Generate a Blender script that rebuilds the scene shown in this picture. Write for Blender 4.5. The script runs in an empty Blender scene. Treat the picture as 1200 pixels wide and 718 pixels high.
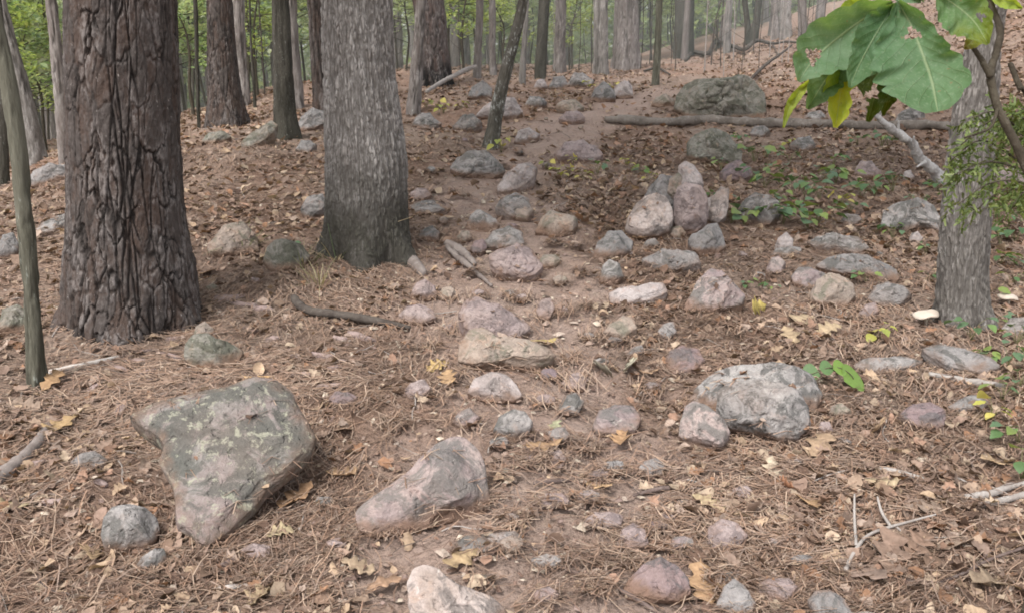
import bpy, bmesh, math, random
import numpy as np

rng = np.random.default_rng(7)
random.seed(7)
scene = bpy.context.scene
col = scene.collection

# ------------------------------------------------------------------ numeric noise
def _hash(ix, iy, iz, seed):
    h = (ix.astype(np.uint32) * np.uint32(374761393) + iy.astype(np.uint32) * np.uint32(668265263)
         + iz.astype(np.uint32) * np.uint32(2147483647) + np.uint32((seed * 974634777) & 0xffffffff))
    h = (h ^ (h >> np.uint32(13))) * np.uint32(1274126177)
    h = (h ^ (h >> np.uint32(16))) * np.uint32(2246822519)
    h = h ^ (h >> np.uint32(15))
    return (h & np.uint32(0xffffff)).astype(np.float64) / float(0x1000000)

def vnoise(p, seed=0):
    p = np.asarray(p, float)
    i = np.floor(p).astype(np.int64); f = p - i
    f = f * f * (3 - 2 * f)
    out = 0
    for dx in (0, 1):
        for dy in (0, 1):
            for dz in (0, 1):
                w = ((f[:, 0] if dx else 1 - f[:, 0]) * (f[:, 1] if dy else 1 - f[:, 1]) * (f[:, 2] if dz else 1 - f[:, 2]))
                out = out + w * _hash(i[:, 0] + dx, i[:, 1] + dy, i[:, 2] + dz, seed)
    return out * 2 - 1

def fbm(p, seed=0, octaves=4, gain=.5):
    a, s, t = 1.0, 0, 0
    p = np.asarray(p, float)
    for o in range(octaves):
        s = s + a * vnoise(p * (2.03 ** o) + 17.3 * o, seed + o); t += a; a *= gain
    return s / t

def worley(p, seed=0):
    p = np.asarray(p, float)
    i = np.floor(p).astype(np.int64)
    f1 = np.full(len(p), 9.0); f2 = np.full(len(p), 9.0); idn = np.zeros(len(p))
    for dx in (-1, 0, 1):
        for dy in (-1, 0, 1):
            for dz in (-1, 0, 1):
                cx, cy, cz = i[:, 0] + dx, i[:, 1] + dy, i[:, 2] + dz
                qx = cx + _hash(cx, cy, cz, seed); qy = cy + _hash(cx, cy, cz, seed + 1); qz = cz + _hash(cx, cy, cz, seed + 2)
                d = np.sqrt((qx - p[:, 0]) ** 2 + (qy - p[:, 1]) ** 2 + (qz - p[:, 2]) ** 2)
                c = d < f1
                f2 = np.where(c, f1, np.minimum(f2, d))
                idn = np.where(c, _hash(cx, cy, cz, seed + 3), idn)
                f1 = np.where(c, d, f1)
    return f1, f2, idn

def sstep(a, b, x):
    t = np.clip((x - a) / (b - a), 0, 1)
    return t * t * (3 - 2 * t)

# ------------------------------------------------------------------ camera
W0, H0, F0 = 1200.0, 718.0, 1039.0          # size of the photograph and its focal length in pixels
PITCH = math.radians(15.0)
EYE = np.array([0.0, 0.0, 1.5])
FWD = np.array([0, math.cos(PITCH), -math.sin(PITCH)])
UPV = np.array([0, math.sin(PITCH), math.cos(PITCH)])
RGT = np.array([1.0, 0, 0])
cam_data = bpy.data.cameras.new('camera')
cam = bpy.data.objects.new('camera', cam_data); col.objects.link(cam)
cam.location = EYE; cam.rotation_euler = (math.radians(90) - PITCH, 0, 0)
cam_data.sensor_width = 36; cam_data.lens = F0 / W0 * 36
cam_data.clip_start = .05; cam_data.clip_end = 2000
scene.camera = cam

def ray(u, v):
    return FWD + (u - W0 / 2) / F0 * RGT - (v - H0 / 2) / F0 * UPV

# ------------------------------------------------------------------ terrain
def terrain(x, y, fine=True):
    x = np.asarray(x, float); y = np.asarray(y, float)
    r = np.hypot(x, y)
    yy = np.clip(y, -6, None)
    h = np.where(yy < 12, .085 * yy, 1.02 + .5 * (1 - np.exp(-(np.maximum(yy, 12) - 12) * .17)))
    L = np.maximum(0, -x - 2); h = h - 2.3 * (1 - np.exp(-.040 * L * L / 2.3))
    R = np.maximum(0, x - 1.5); h = h + 3.6 * (1 - np.exp(-.032 * R * R / 3.6)) * sstep(4, 13, y)
    p = np.stack([x, y, np.zeros_like(x)], -1).reshape(-1, 3)
    n = .10 * vnoise(p * .35, 3) * np.clip((r.ravel() - 3) / 5, 0, 1.6) + .035 * vnoise(p * 1.3, 4) + .022 * vnoise(p * 3.1, 5)
    n = n + .035 * vnoise(p * 2.1, 15) * np.clip((r.ravel() - 7) / 4, 0, 1)
    if fine:
        n = n + .012 * vnoise(p * 8.3, 6) + .006 * vnoise(p * 19., 8)
    return h + n.reshape(x.shape)

def gz(x, y):
    return float(terrain(np.array([x]), np.array([y]))[0])

def P(u, v):
    """ground point seen at a place of the photograph"""
    d = ray(u, v)
    t = np.concatenate([np.arange(.6, 12, .04), np.arange(12, 160, .3)])
    q = EYE + t[:, None] * d
    s = q[:, 2] - terrain(q[:, 0], q[:, 1])
    k = np.argmax(s < 0)
    if not (s < 0).any():
        return EYE + 160 * d
    a, b = t[max(k - 1, 0)], t[k]
    for _ in range(18):
        m = .5 * (a + b); qm = EYE + m * d
        if qm[2] < gz(qm[0], qm[1]): b = m
        else: a = m
    return EYE + b * d

def on_plane(u, v, y):
    d = ray(u, v)
    return EYE + d * (y / d[1])

def at_depth(u, v, dep):
    return EYE + ray(u, v) * dep

# trail: centre line and half width in metres
_tr = [(640, 712, 270), (650, 500, 195), (625, 400, 140), (610, 300, 108), (575, 220, 85), (640, 160, 70), (730, 125, 45)]
TR = []
for u, v, w in _tr:
    a = P(u, v); TR.append((a[0], a[1], w / F0 * a[1]))
TR = np.array([(TR[0][0] - .1, -2, TR[0][2])] + TR + [(TR[-1][0] + 2.5, TR[-1][1] + 6, .6)])
def trail(x, y):
    """1 on the trail, 0 away from it"""
    cx = np.interp(y, TR[:, 1], TR[:, 0]); hw = np.interp(y, TR[:, 1], TR[:, 2])
    p = np.stack([x, y, np.zeros_like(x)], -1)
    d = np.abs(x - cx) / hw + .35 * vnoise(p * 2.2, 31) + .2 * vnoise(p * 6, 32)
    return 1 - sstep(.55, 1.25, d)

# ------------------------------------------------------------------ mesh building
def mesh_of(name, verts, faces, attrs=None, smooth=True, mat=None):
    """faces: list of integer arrays (n,3) / (n,4)"""
    me = bpy.data.meshes.new(name)
    verts = np.asarray(verts, np.float32)
    if not isinstance(faces, (list, tuple)): faces = [faces]
    faces = [np.asarray(f, np.int32) for f in faces if len(f)]
    me.vertices.add(len(verts)); me.vertices.foreach_set('co', verts.ravel())
    nl = sum(f.size for f in faces); npol = sum(len(f) for f in faces)
    me.loops.add(nl); me.polygons.add(npol)
    me.loops.foreach_set('vertex_index', np.concatenate([f.ravel() for f in faces]))
    tot = np.concatenate([np.full(len(f), f.shape[1], np.int32) for f in faces])
    st = np.concatenate([[0], np.cumsum(tot)[:-1]]).astype(np.int32)
    me.polygons.foreach_set('loop_start', st)
    me.polygons.foreach_set('use_smooth', np.full(npol, smooth))
    for k, a in (attrs or {}).items():
        a = np.asarray(a, np.float32)
        if a.ndim == 1:
            at = me.attributes.new(k, 'FLOAT', 'POINT'); at.data.foreach_set('value', a)
        else:
            if a.shape[1] == 3: a = np.concatenate([a, np.ones((len(a), 1), np.float32)], 1)
            at = me.attributes.new(k, 'FLOAT_COLOR', 'POINT'); at.data.foreach_set('color', a.ravel())
    me.update(calc_edges=True); me.validate()
    if mat: me.materials.append(mat)
    return me

def link(name, me, loc=(0, 0, 0), parent=None, label=None, cat=None, group=None, kind=None):
    o = bpy.data.objects.new(name, me); col.objects.link(o); o.location = loc
    if parent is not None: o.parent = parent
    if label: o['label'] = label
    if cat: o['category'] = cat
    if group: o['group'] = group
    if kind: o['kind'] = kind
    return o

def thing(name, loc, label, cat, group=None):
    return link(name, None, loc, None, label, cat, group)

def grid_faces(nu, nv, wrap=False):
    i = np.arange(nu if wrap else nu - 1); j = np.arange(nv - 1)
    I, J = np.meshgrid(i, j, indexing='ij')
    I2 = (I + 1) % nu
    return np.stack([I * nv + J, I2 * nv + J, I2 * nv + J + 1, I * nv + J + 1], -1).reshape(-1, 4)

def spline(pts, n):
    """smooth resample of a polyline (Catmull-Rom) with any number of columns"""
    pts = np.asarray(pts, float)
    if len(pts) == 2: return pts[0] + (pts[1] - pts[0]) * np.linspace(0, 1, n)[:, None]
    q = np.vstack([2 * pts[0] - pts[1], pts, 2 * pts[-1] - pts[-2]])
    seg = np.linspace(0, len(pts) - 1 - 1e-9, n); k = seg.astype(int); t = (seg - k)[:, None]
    a, b, c, d = q[k], q[k + 1], q[k + 2], q[k + 3]
    return .5 * (2 * b + (c - a) * t + (2 * a - 5 * b + 4 * c - d) * t ** 2 + (3 * b - 3 * c + d - a) * t ** 3)

def tube(pts, rad, n=9, rough=0., seed=0, caps=True, rings=None, attr=False):
    """verts, faces of a tapering tube along a smooth path"""
    m = rings or max(6, 5 * len(pts))
    pr = spline(np.concatenate([np.asarray(pts, float), np.asarray(rad, float).reshape(-1, 1)], 1), m)
    c, r = pr[:, :3], pr[:, 3]
    T = np.gradient(c, axis=0); T /= np.linalg.norm(T, axis=1)[:, None] + 1e-9
    ref = np.array([0, 0, 1.0]) if abs(T[:, 2]).mean() < .8 else np.array([1.0, 0, 0])
    A = np.cross(T, ref); A /= np.linalg.norm(A, axis=1)[:, None] + 1e-9
    B = np.cross(T, A)
    th = np.linspace(0, 2 * np.pi, n, endpoint=False)
    V = c[None] + r[None, :, None] * (np.cos(th)[:, None, None] * A[None] + np.sin(th)[:, None, None] * B[None])
    V = V.reshape(-1, 3)
    if rough:
        k = 1 / max(r.mean() * 1.6, 1e-4)
        nn = fbm(V * k, seed, 3)
        D = V - np.tile(c, (n, 1)); V = V + D * (rough * nn)[:, None]
    F = [grid_faces(n, m, True)]
    if caps:
        i0 = np.arange(n) * m
        V = np.vstack([V, c[0] - T[0] * r[0] * .3, c[-1] + T[-1] * r[-1] * .3])
        k0, k1 = len(V) - 2, len(V) - 1
        F.append(np.stack([np.roll(i0, -1), i0, np.full(n, k0)], -1))
        F.append(np.stack([i0 + m - 1, np.roll(i0, -1) + m - 1, np.full(n, k1)], -1))
    return V, F

class Soup:
    """collects pieces that belong to ONE mesh"""
    def __init__(s): s.V, s.F, s.C, s.n = [], {3: [], 4: []}, [], 0
    def add(s, V, F, c=None):
        if not isinstance(F, (list, tuple)): F = [F]
        s.V.append(V)
        for f in F: s.F[f.shape[1]].append(np.asarray(f) + s.n)
        if c is not None:
            c = np.asarray(c, float); s.C.append(np.tile(c, (len(V), 1)) if c.ndim == 1 else c)
        s.n += len(V)
    def mesh(s, name, mat, smooth=True):
        F = [np.concatenate(s.F[k]) for k in (3, 4) if s.F[k]]
        return mesh_of(name, np.concatenate(s.V), F, {'Col': np.concatenate(s.C)} if s.C else None, smooth, mat)
# ------------------------------------------------------------------ materials
class G:
    def __init__(s, name):
        s.m = bpy.data.materials.new(name); s.m.use_nodes = True
        s.t = s.m.node_tree; s.t.nodes.clear()
        s.out = s.t.nodes.new('ShaderNodeOutputMaterial')
    def n(s, typ, ins=None, **kw):
        nd = s.t.nodes.new('ShaderNode' + typ)
        for k, v in kw.items(): setattr(nd, k, v)
        for k, v in (ins or {}).items(): s.put(nd.inputs[k], v)
        return nd
    def put(s, sock, v):
        if isinstance(v, bpy.types.NodeSocket): s.t.links.new(v, sock)
        elif isinstance(v, (tuple, list)) and len(v) == 3 and sock.type == 'RGBA': sock.default_value = (*v, 1)
        else: sock.default_value = v
    def noise(s, vec, scale, detail=3, rough=.55, dist=0):
        return s.n('TexNoise', {'Vector': vec, 'Scale': scale, 'Detail': detail, 'Roughness': rough, 'Distortion': dist}).outputs['Fac']
    def ramp(s, x, lo, hi, a=0., b=1.):
        return s.n('MapRange', {'Value': x, 'From Min': lo, 'From Max': hi, 'To Min': a, 'To Max': b}, interpolation_type='SMOOTHSTEP').outputs['Result']
    def mix(s, f, a, b, mode='MIX'):
        nd = s.n('Mix', data_type='RGBA', blend_type=mode)
        s.put(nd.inputs['Factor'], f)
        s.put(nd.inputs[6], a); s.put(nd.inputs[7], b)
        return nd.outputs[2]
    def math(s, op, a, b=0.):
        nd = s.n('Math', operation=op); s.put(nd.inputs[0], a); s.put(nd.inputs[1], b); return nd.outputs[0]
    def attr(s, name, what='Fac'): return s.n('Attribute', attribute_name=name).outputs[what]
    def bump(s, h, strength, dist, normal=None):
        nd = s.n('Bump', {'Height': h, 'Strength': strength, 'Distance': dist})
        if normal is not None: s.put(nd.inputs['Normal'], normal)
        return nd.outputs['Normal']
    def done(s, color, rough=.9, normal=None, spec=.25):
        b = s.n('BsdfPrincipled', {'Base Color': color, 'Roughness': rough, 'Specular IOR Level': spec})
        if normal is not None: s.put(b.inputs['Normal'], normal)
        s.t.links.new(b.outputs[0], s.out.inputs['Surface']); s.b = b
        return s.m

SOIL = (.225, .135, .092)
def rock_mat(name, c1, c2, lichen=(.10, .115, .09), amount=.5, pale=(.42, .43, .38), pale_amt=.3, stain=(.2, .11, .085)):
    g = G(name)
    ob = g.n('ObjectInfo'); tc = g.n('TexCoord')
    off = g.math('MULTIPLY', ob.outputs['Random'], 37.0)
    vec = g.n('VectorMath', operation='ADD'); g.put(vec.inputs[0], tc.outputs['Object'])
    cmb = g.n('CombineXYZ', {'X': off, 'Y': off, 'Z': off}); g.put(vec.inputs[1], cmb.outputs[0])
    v = vec.outputs[0]
    big = g.noise(v, 5, 4, .6, .4); mid = g.noise(v, 14, 5, .65, .6); fin = g.noise(v, 55, 5, .7); grain = g.noise(v, 190, 3, .7)
    base = g.mix(g.ramp(big, .36, .64), c1, c2)
    base = g.mix(g.ramp(mid, .52, .72, 0, .55), base, stain)
    base = g.mix(g.ramp(fin, .3, .7, 0, 1), base, g.mix(.5, base, (1, 1, 1), 'SOFT_LIGHT'))
    lm = g.noise(v, 9, 6, .72, .9)
    base = g.mix(g.math('MULTIPLY', g.ramp(lm, .60 - .22 * amount, .68 - .18 * amount), .8), base, lichen)
    pm = g.noise(v, 21, 6, .75, .3)
    base = g.mix(g.math('MULTIPLY', g.ramp(pm, .68 - .16 * pale_amt, .74 - .14 * pale_amt), .75), base, pale)
    base = g.mix(g.ramp(grain, .25, .75, .12, 0), base, (.03, .025, .02))
    base = g.mix(g.ramp(grain, .6, .8, 0, .18), base, (.7, .68, .64))
    # soil and needles washed over the foot of the stone
    d = g.math('ADD', g.attr('dirt'), g.math('MULTIPLY', g.math('SUBTRACT', mid, .5), .9))
    base = g.mix(g.ramp(g.noise(v, 3.3, 5, .6), .45, .75, .03, .32), base, g.mix(fin, (.17, .12, .095), (.30, .225, .185)))
    base = g.mix(g.ramp(d, .30, .95, 0, .88), base, g.mix(fin, (.13, .085, .062), SOIL))
    base = g.mix(1., base, (.86, .855, .845), 'MULTIPLY')
    h = g.math('ADD', g.math('MULTIPLY', mid, 1.2), g.math('ADD', g.math('MULTIPLY', fin, .5), g.math('MULTIPLY', grain, .16)))
    pit = g.noise(v, 33, 2, .5)
    h = g.math('ADD', h, g.ramp(pit, .28, .40, -.5, 0))
    return g.done(base, .92, g.bump(h, .75, .02), .15)

ROCK = {
 'lichen': rock_mat('rock_lichened', (.165, .158, .146), (.215, .172, .16), (.084, .086, .075), .85, (.36, .355, .27), .88, (.20, .14, .128)),
 'grey':   rock_mat('rock_grey', (.262, .242, .23), (.178, .165, .158), (.095, .093, .086), .65, (.45, .44, .42), .35, (.26, .175, .135)),
 'mauve':  rock_mat('rock_mauve', (.245, .19, .182), (.285, .228, .215), (.15, .12, .118), .5, (.42, .37, .35), .25, (.25, .16, .125)),
 'pale':   rock_mat('rock_pale', (.36, .315, .30), (.275, .235, .222), (.17, .152, .145), .35, (.58, .53, .50), .4, (.35, .22, .165)),
 'pink':   rock_mat('rock_pink', (.315, .25, .228), (.205, .160, .158), (.135, .13, .122), .65, (.42, .375, .34), .5, (.25, .155, .13)),
 'tan':    rock_mat('rock_tan', (.29, .23, .187), (.215, .178, .152), (.15, .145, .11), .5, (.48, .41, .34), .3, (.30, .18, .12)),
 'white':  rock_mat('rock_white', (.40, .335, .305), (.27, .215, .185), (.16, .14, .13), .5, (.56, .51, .47), .45, (.36, .23, .16)),
 'purple': rock_mat('rock_purple', (.155, .118, .125), (.20, .145, .14), (.105, .098, .10), .5, (.28, .25, .25), .2, (.2, .115, .09)),
 'slate':  rock_mat('rock_slate', (.22, .205, .198), (.155, .146, .142), (.09, .09, .085), .5, (.36, .355, .34), .3, (.2, .14, .11)),
 'veined': rock_mat('rock_veined', (.285, .265, .25), (.215, .20, .192), (.075, .075, .072), .6, (.40, .385, .36), .6, (.25, .19, .165)),
 'green':  rock_mat('rock_mossy', (.205, .192, .165), (.155, .145, .122), (.088, .09, .066), .65, (.34, .35, .29), .5, (.21, .15, .10)),
}

def bark_mat(name, dark, c1, c2, c3, lichen=(.42, .43, .38), lich=.2, moss=0., grain_z=.25, pale_patch=None, fscale=90, mosscol=(.026, .025, .016), mz=(.30, .95)):
    g = G(name); tc = g.n('TexCoord'); v = tc.outputs['Object']
    mp = g.n('Mapping', {'Vector': v, 'Scale': (1, 1, grain_z)}).outputs[0]
    n1 = g.noise(mp, fscale, 5, .7); n2 = g.noise(mp, fscale * .23, 4, .6); n3 = g.noise(v, 6, 3)
    tone = g.attr('tone'); crack = g.attr('crack')
    base = g.mix(g.ramp(g.math('ADD', tone, g.math('MULTIPLY', g.math('SUBTRACT', n2, .5), .8)), .25, .8), c1, c2)
    base = g.mix(g.ramp(n1, .42, .75, 0, .65), base, c3)
    base = g.mix(g.ramp(n1, .2, .42, .55, 0), base, dark)
    lm = g.noise(mp, fscale * .8, 4, .75)
    zone = g.ramp(n3, .40, .62)
    base = g.mix(g.math('MULTIPLY', g.ramp(lm, .66 - .14 * lich, .70 - .10 * lich), g.math('MULTIPLY', zone, .8)), base, lichen)
    if moss:
        sx = g.n('SeparateXYZ', {'Vector': v})
        low = g.ramp(g.math('ADD', sx.outputs['Z'], g.math('MULTIPLY', n3, .5)), mz[0], mz[1], 1, 0)
        base = g.mix(g.math('MULTIPLY', low, g.math('MULTIPLY', g.ramp(n2, .12, .5), moss)), base, mosscol)
    if pale_patch is not None:
        pp = g.n('VectorMath', operation='DISTANCE'); g.put(pp.inputs[0], v); pp.inputs[1].default_value = pale_patch
        base = g.mix(g.math('MULTIPLY', g.ramp(pp.outputs['Value'], .03, .16, 1, 0), g.ramp(n2, .3, .6)), base, (.30, .28, .25))
    base = g.mix(g.math('MULTIPLY', g.attr('edge'), g.ramp(n1, .36, .58, 0, .62)), base, tuple(min(1, 1.35 * q + .03) for q in c3))
    base = g.mix(g.math('MULTIPLY', crack, g.ramp(n1, .3, .7, .95, .6)), base, dark)  # dark cracks; recesses also darkened in colour to add shading contrast
    h = g.math('ADD', n1, g.math('MULTIPLY', n2, 1.5))
    return g.done(base, .95, g.bump(h, .85, .012), .1)

BARK = {
 'pine': bark_mat('pine_bark', (.013, .011, .010), (.068, .048, .039), (.060, .050, .045), (.130, .112, .103), (.40, .36, .33), .1, 0, .45, None, 60),
 'char': bark_mat('charred_pine_bark', (.017, .014, .013), (.09, .06, .05), (.085, .068, .062), (.15, .128, .118), (.40, .36, .33), .1, 1., .45, None, 40, (.008, .007, .007), (.38, .75)),
 'oak': bark_mat('oak_bark', (.045, .039, .034), (.21, .187, .168), (.30, .275, .252), (.50, .475, .45), (.50, .485, .46), .4, .86, .14, None, 110, (.030, .029, .018), (.36, .95)),
 'dark': bark_mat('dark_bark', (.018, .017, .013), (.05, .045, .036), (.075, .068, .055), (.12, .11, .095), (.42, .43, .40), .35, .3, .25, None, 120),
 'lichen': bark_mat('lichened_bark', (.025, .023, .018), (.075, .066, .053), (.11, .10, .083), (.17, .155, .135), (.55, .56, .52), .85, .2, .3, None, 70),
 'green': bark_mat('green_bark', (.028, .026, .019), (.085, .08, .06), (.115, .108, .082), (.18, .172, .135), (.36, .38, .33), .4, 0, .15, None, 80),
 'grey': bark_mat('grey_bark', (.048, .042, .037), (.155, .138, .122), (.205, .185, .168), (.32, .298, .275), (.48, .47, .44), .4, .15, .14, None, 100),
 'far': bark_mat('far_bark_hazed', (.06, .052, .046), (.135, .112, .10), (.175, .152, .138), (.26, .235, .215), (.4, .4, .37), .3, 0, .3, None, 40),  # bark paled: the haze of distance is put into the colour
}

def wood_mat(name, c1, c2, c3, scale=60, zs=(1, 1, 1)):
    g = G(name); v = g.n('TexCoord').outputs['Object']
    n1 = g.noise(v, scale, 5, .7); n2 = g.noise(v, scale * .2, 3)
    b = g.mix(g.ramp(n2, .35, .65), c1, c2); b = g.mix(g.ramp(n1, .5, .75, 0, .7), b, c3)
    b = g.mix(g.ramp(n1, .25, .45, .6, 0), b, tuple(.35 * q for q in c1))
    return g.done(b, .92, g.bump(n1, .6, .006), .12)
WOOD = {
 'brown': wood_mat('stick_brown', (.085, .060, .052), (.125, .092, .08), (.22, .18, .16)),
 'grey': wood_mat('stick_grey', (.22, .19, .17), (.29, .26, .235), (.40, .37, .34)),
 'pale': wood_mat('stick_pale', (.40, .35, .31), (.46, .42, .38), (.56, .53, .49)),
 'white': wood_mat('branch_white', (.24, .22, .205), (.36, .34, .32), (.56, .55, .53), 60),
 'dark': wood_mat('stick_dark', (.05, .04, .034), (.075, .062, .052), (.13, .115, .10)),
 'log': wood_mat('log_bark', (.10, .083, .07), (.165, .14, .12), (.28, .25, .22), 28),
 'twig': wood_mat('sapling_twig', (.045, .036, .026), (.07, .058, .042), (.13, .115, .09), 120),
 'flake': wood_mat('bark_flake', (.26, .195, .175), (.21, .155, .14), (.34, .28, .255), 50),
 'yellow': wood_mat('fresh_wood', (.46, .29, .13), (.40, .26, .13), (.56, .42, .24), 50),
 'root': wood_mat('root_bark', (.15, .122, .108), (.20, .168, .15), (.29, .255, .23), 45),
}

def col_mat(name, trans=0., rough=.75, spec=.3, var=.25, bump=0.):
    """colour comes from the mesh's own colour attribute, mottled"""
    g = G(name); v = g.n('TexCoord').outputs['Object']
    c = g.attr('Col', 'Color')
    n = g.noise(v, 70, 4, .65)
    c = g.mix(g.ramp(n, .3, .7, var, 0), c, g.mix(1., c, (.35, .3, .27), 'MULTIPLY'))
    m = g.done(c, rough, g.bump(n, .4, .004) if bump else None, spec)
    if trans:
        t = g.n('BsdfTranslucent', {'Color': g.mix(1., c, (1.25, 1.2, .75), 'MULTIPLY')})
        mx = g.n('MixShader', {'Fac': trans}); g.put(mx.inputs[1], g.b.outputs[0]); g.put(mx.inputs[2], t.outputs[0])
        g.t.links.new(mx.outputs[0], g.out.inputs['Surface'])
    return m
M_LITTER = col_mat('dead_leaf', .12, .8, .2, .45, .4)
M_NEEDLE = col_mat('pine_needle', 0, .8, .2, .2)
M_FOLIAGE = col_mat('foliage', .55, .6, .3, .2)
M_PLANT = col_mat('seedling_leaf', .3, .5, .35, .2)

def big_leaf_mat():
    g = G('broad_oak_leaf'); c = g.attr('Col', 'Color'); s = g.attr('along'); t = g.attr('across')
    at = g.math('ABSOLUTE', t)
    ph = g.math('SUBTRACT', g.math('MULTIPLY', s, 8.5), g.math('MULTIPLY', at, 2.2))
    fr = g.math('ABSOLUTE', g.math('SUBTRACT', g.math('FRACT', ph), .5))
    vein = g.ramp(fr, 0, .055, 1, 0); mid = g.ramp(at, .012, .05, 1, 0)
    v = g.n('TexCoord').outputs['Object']; n = g.noise(v, 40, 4, .6); n2 = g.noise(v, 260, 3, .6)
    c2 = g.mix(g.ramp(n, .35, .7, 0, .75), c, g.mix(1., c, (.62, .75, .55), 'MULTIPLY'))
    c2 = g.mix(g.math('MULTIPLY', vein, .16), c2, (.30, .36, .22))
    c2 = g.mix(g.math('MULTIPLY', mid, .42), c2, (.32, .37, .22))
    sp = g.noise(v, 130, 3, .6)
    c2 = g.mix(g.ramp(n2, .5, .72, 0, .3), c2, (.24, .30, .22))
    c2 = g.mix(g.ramp(sp, .68, .72, 0, .8), c2, (.17, .12, .06))
    h = g.math('ADD', g.math('MULTIPLY', g.math('MAXIMUM', vein, mid), -.8), g.math('ADD', g.math('MULTIPLY', fr, .45), g.math('MULTIPLY', n2, .25)))
    g.done(c2, .62, g.bump(h, .5, .004), .22)
    tr = g.n('BsdfTranslucent', {'Color': g.mix(1., c2, (1.6, 1.5, .5), 'MULTIPLY')})
    mx = g.n('MixShader', {'Fac': .42}); g.put(mx.inputs[1], g.b.outputs[0]); g.put(mx.inputs[2], tr.outputs[0])
    g.t.links.new(mx.outputs[0], g.out.inputs['Surface'])
    return g.m
M_BIGLEAF = big_leaf_mat()

def ground_mat():
    g = G('forest_floor'); v = g.n('TexCoord').outputs['Object']
    tr = g.attr('trail')
    n0 = g.noise(v, .7, 3); n1 = g.noise(v, 5, 5, .65, .5); n2 = g.noise(v, 26, 6, .72, .8); n3 = g.noise(v, 120, 4, .75)
    needles = g.mix(g.ramp(n1, .3, .7), (.26, .165, .118), (.21, .138, .102))
    litter = g.mix(g.ramp(n1, .35, .65), (.215, .155, .118), (.285, .212, .168))
    soil = g.mix(g.ramp(n1, .3, .7), (.335, .238, .19), (.375, .285, .238))
    b = g.mix(g.ramp(n0, .4, .62), needles, litter)
    b = g.mix(g.ramp(g.noise(v, 1.9, 4, .6, .6), .5, .7, 0, .45), b, (.115, .08, .064))
    b = g.mix(g.math('MULTIPLY', tr, .9), b, soil)
    b = g.mix(g.ramp(n2, .48, .68, 0, .65), b, (.30, .215, .17))
    b = g.mix(g.ramp(n2, .28, .46, .75, 0), b, (.085, .052, .038))
    vo = g.n('TexVoronoi', {'Vector': v, 'Scale': 16.0, 'Randomness': 1.0})
    fl = g.ramp(vo.outputs['Distance'], .16, .26, 1, 0)
    b = g.mix(g.math('MULTIPLY', g.math('MULTIPLY', fl, g.math('SUBTRACT', 1., g.math('MULTIPLY', tr, .75))), .65), b, g.mix(g.n('SeparateColor', {'Color': vo.outputs['Color']}).outputs[0], (.23, .135, .085), (.42, .31, .23)))
    vo2 = g.n('TexVoronoi', {'Vector': v, 'Scale': 7.0})
    fl2 = g.ramp(vo2.outputs['Distance'], .2, .34, 1, 0)
    b = g.mix(g.math('MULTIPLY', g.math('MULTIPLY', fl2, g.ramp(n2, .42, .6)), .55), b, g.mix(g.n('SeparateColor', {'Color': vo2.outputs['Color']}).outputs[1], (.21, .14, .10), (.46, .36, .28)))
    b = g.mix(g.ramp(n3, .3, .5, .55, 0), b, (.07, .046, .036))
    b = g.mix(g.ramp(n3, .56, .74, 0, .45), b, (.42, .30, .23))
    h = g.math('ADD', g.math('MULTIPLY', n2, 1.3), g.math('ADD', g.math('MULTIPLY', n3, .5), g.math('MULTIPLY', fl, .3)))
    return g.done(b, .97, g.bump(h, .9, .03), .08)
M_GROUND = ground_mat()
# ------------------------------------------------------------------ ground: one sheet to the horizon
rings = np.concatenate([[0.02, .3, .6, .9, 1.2], np.geomspace(1.45, 8, 430), np.geomspace(8.05, 40, 190), np.geomspace(42, 900, 46)])
th = np.radians(np.concatenate([np.linspace(-40, 40, 620), np.linspace(41, 319, 90)]))
RR, TH = np.meshgrid(rings, th, indexing='ij')
gx, gy = RR * np.sin(TH), RR * np.cos(TH)
gh = terrain(gx, gy)
pp = np.stack([gx, gy, gx * 0], -1).reshape(-1, 3)
near = (RR.ravel() < 14)
tv = np.zeros(len(pp)); tv[near] = trail(pp[near, 0], pp[near, 1])
hh = gh.ravel() - .012 * tv
hh[near] += (.006 * vnoise(pp[near] * 38, 9)) * (1 - .4 * tv[near])
nr, nt = len(rings), len(th)
F = grid_faces(nt, nr, True)
V = np.stack([gx.T.ravel(), gy.T.ravel(), hh.reshape(nr, nt).T.ravel()], -1)
me = mesh_of('ground', V, F[:, ::-1], {'trail': tv.reshape(nr, nt).T.ravel()}, True, M_GROUND)
link('ground', me, kind='structure')
# ------------------------------------------------------------------ rocks
_ico = {}
def ico(n):
    if n not in _ico:
        bm = bmesh.new(); bmesh.ops.create_icosphere(bm, subdivisions=n, radius=1)
        bm.verts.ensure_lookup_table()
        _ico[n] = (np.array([v.co[:] for v in bm.verts]), np.array([[l.index for l in f.verts] for f in bm.faces]))
        bm.free()
    return _ico[n]

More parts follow.
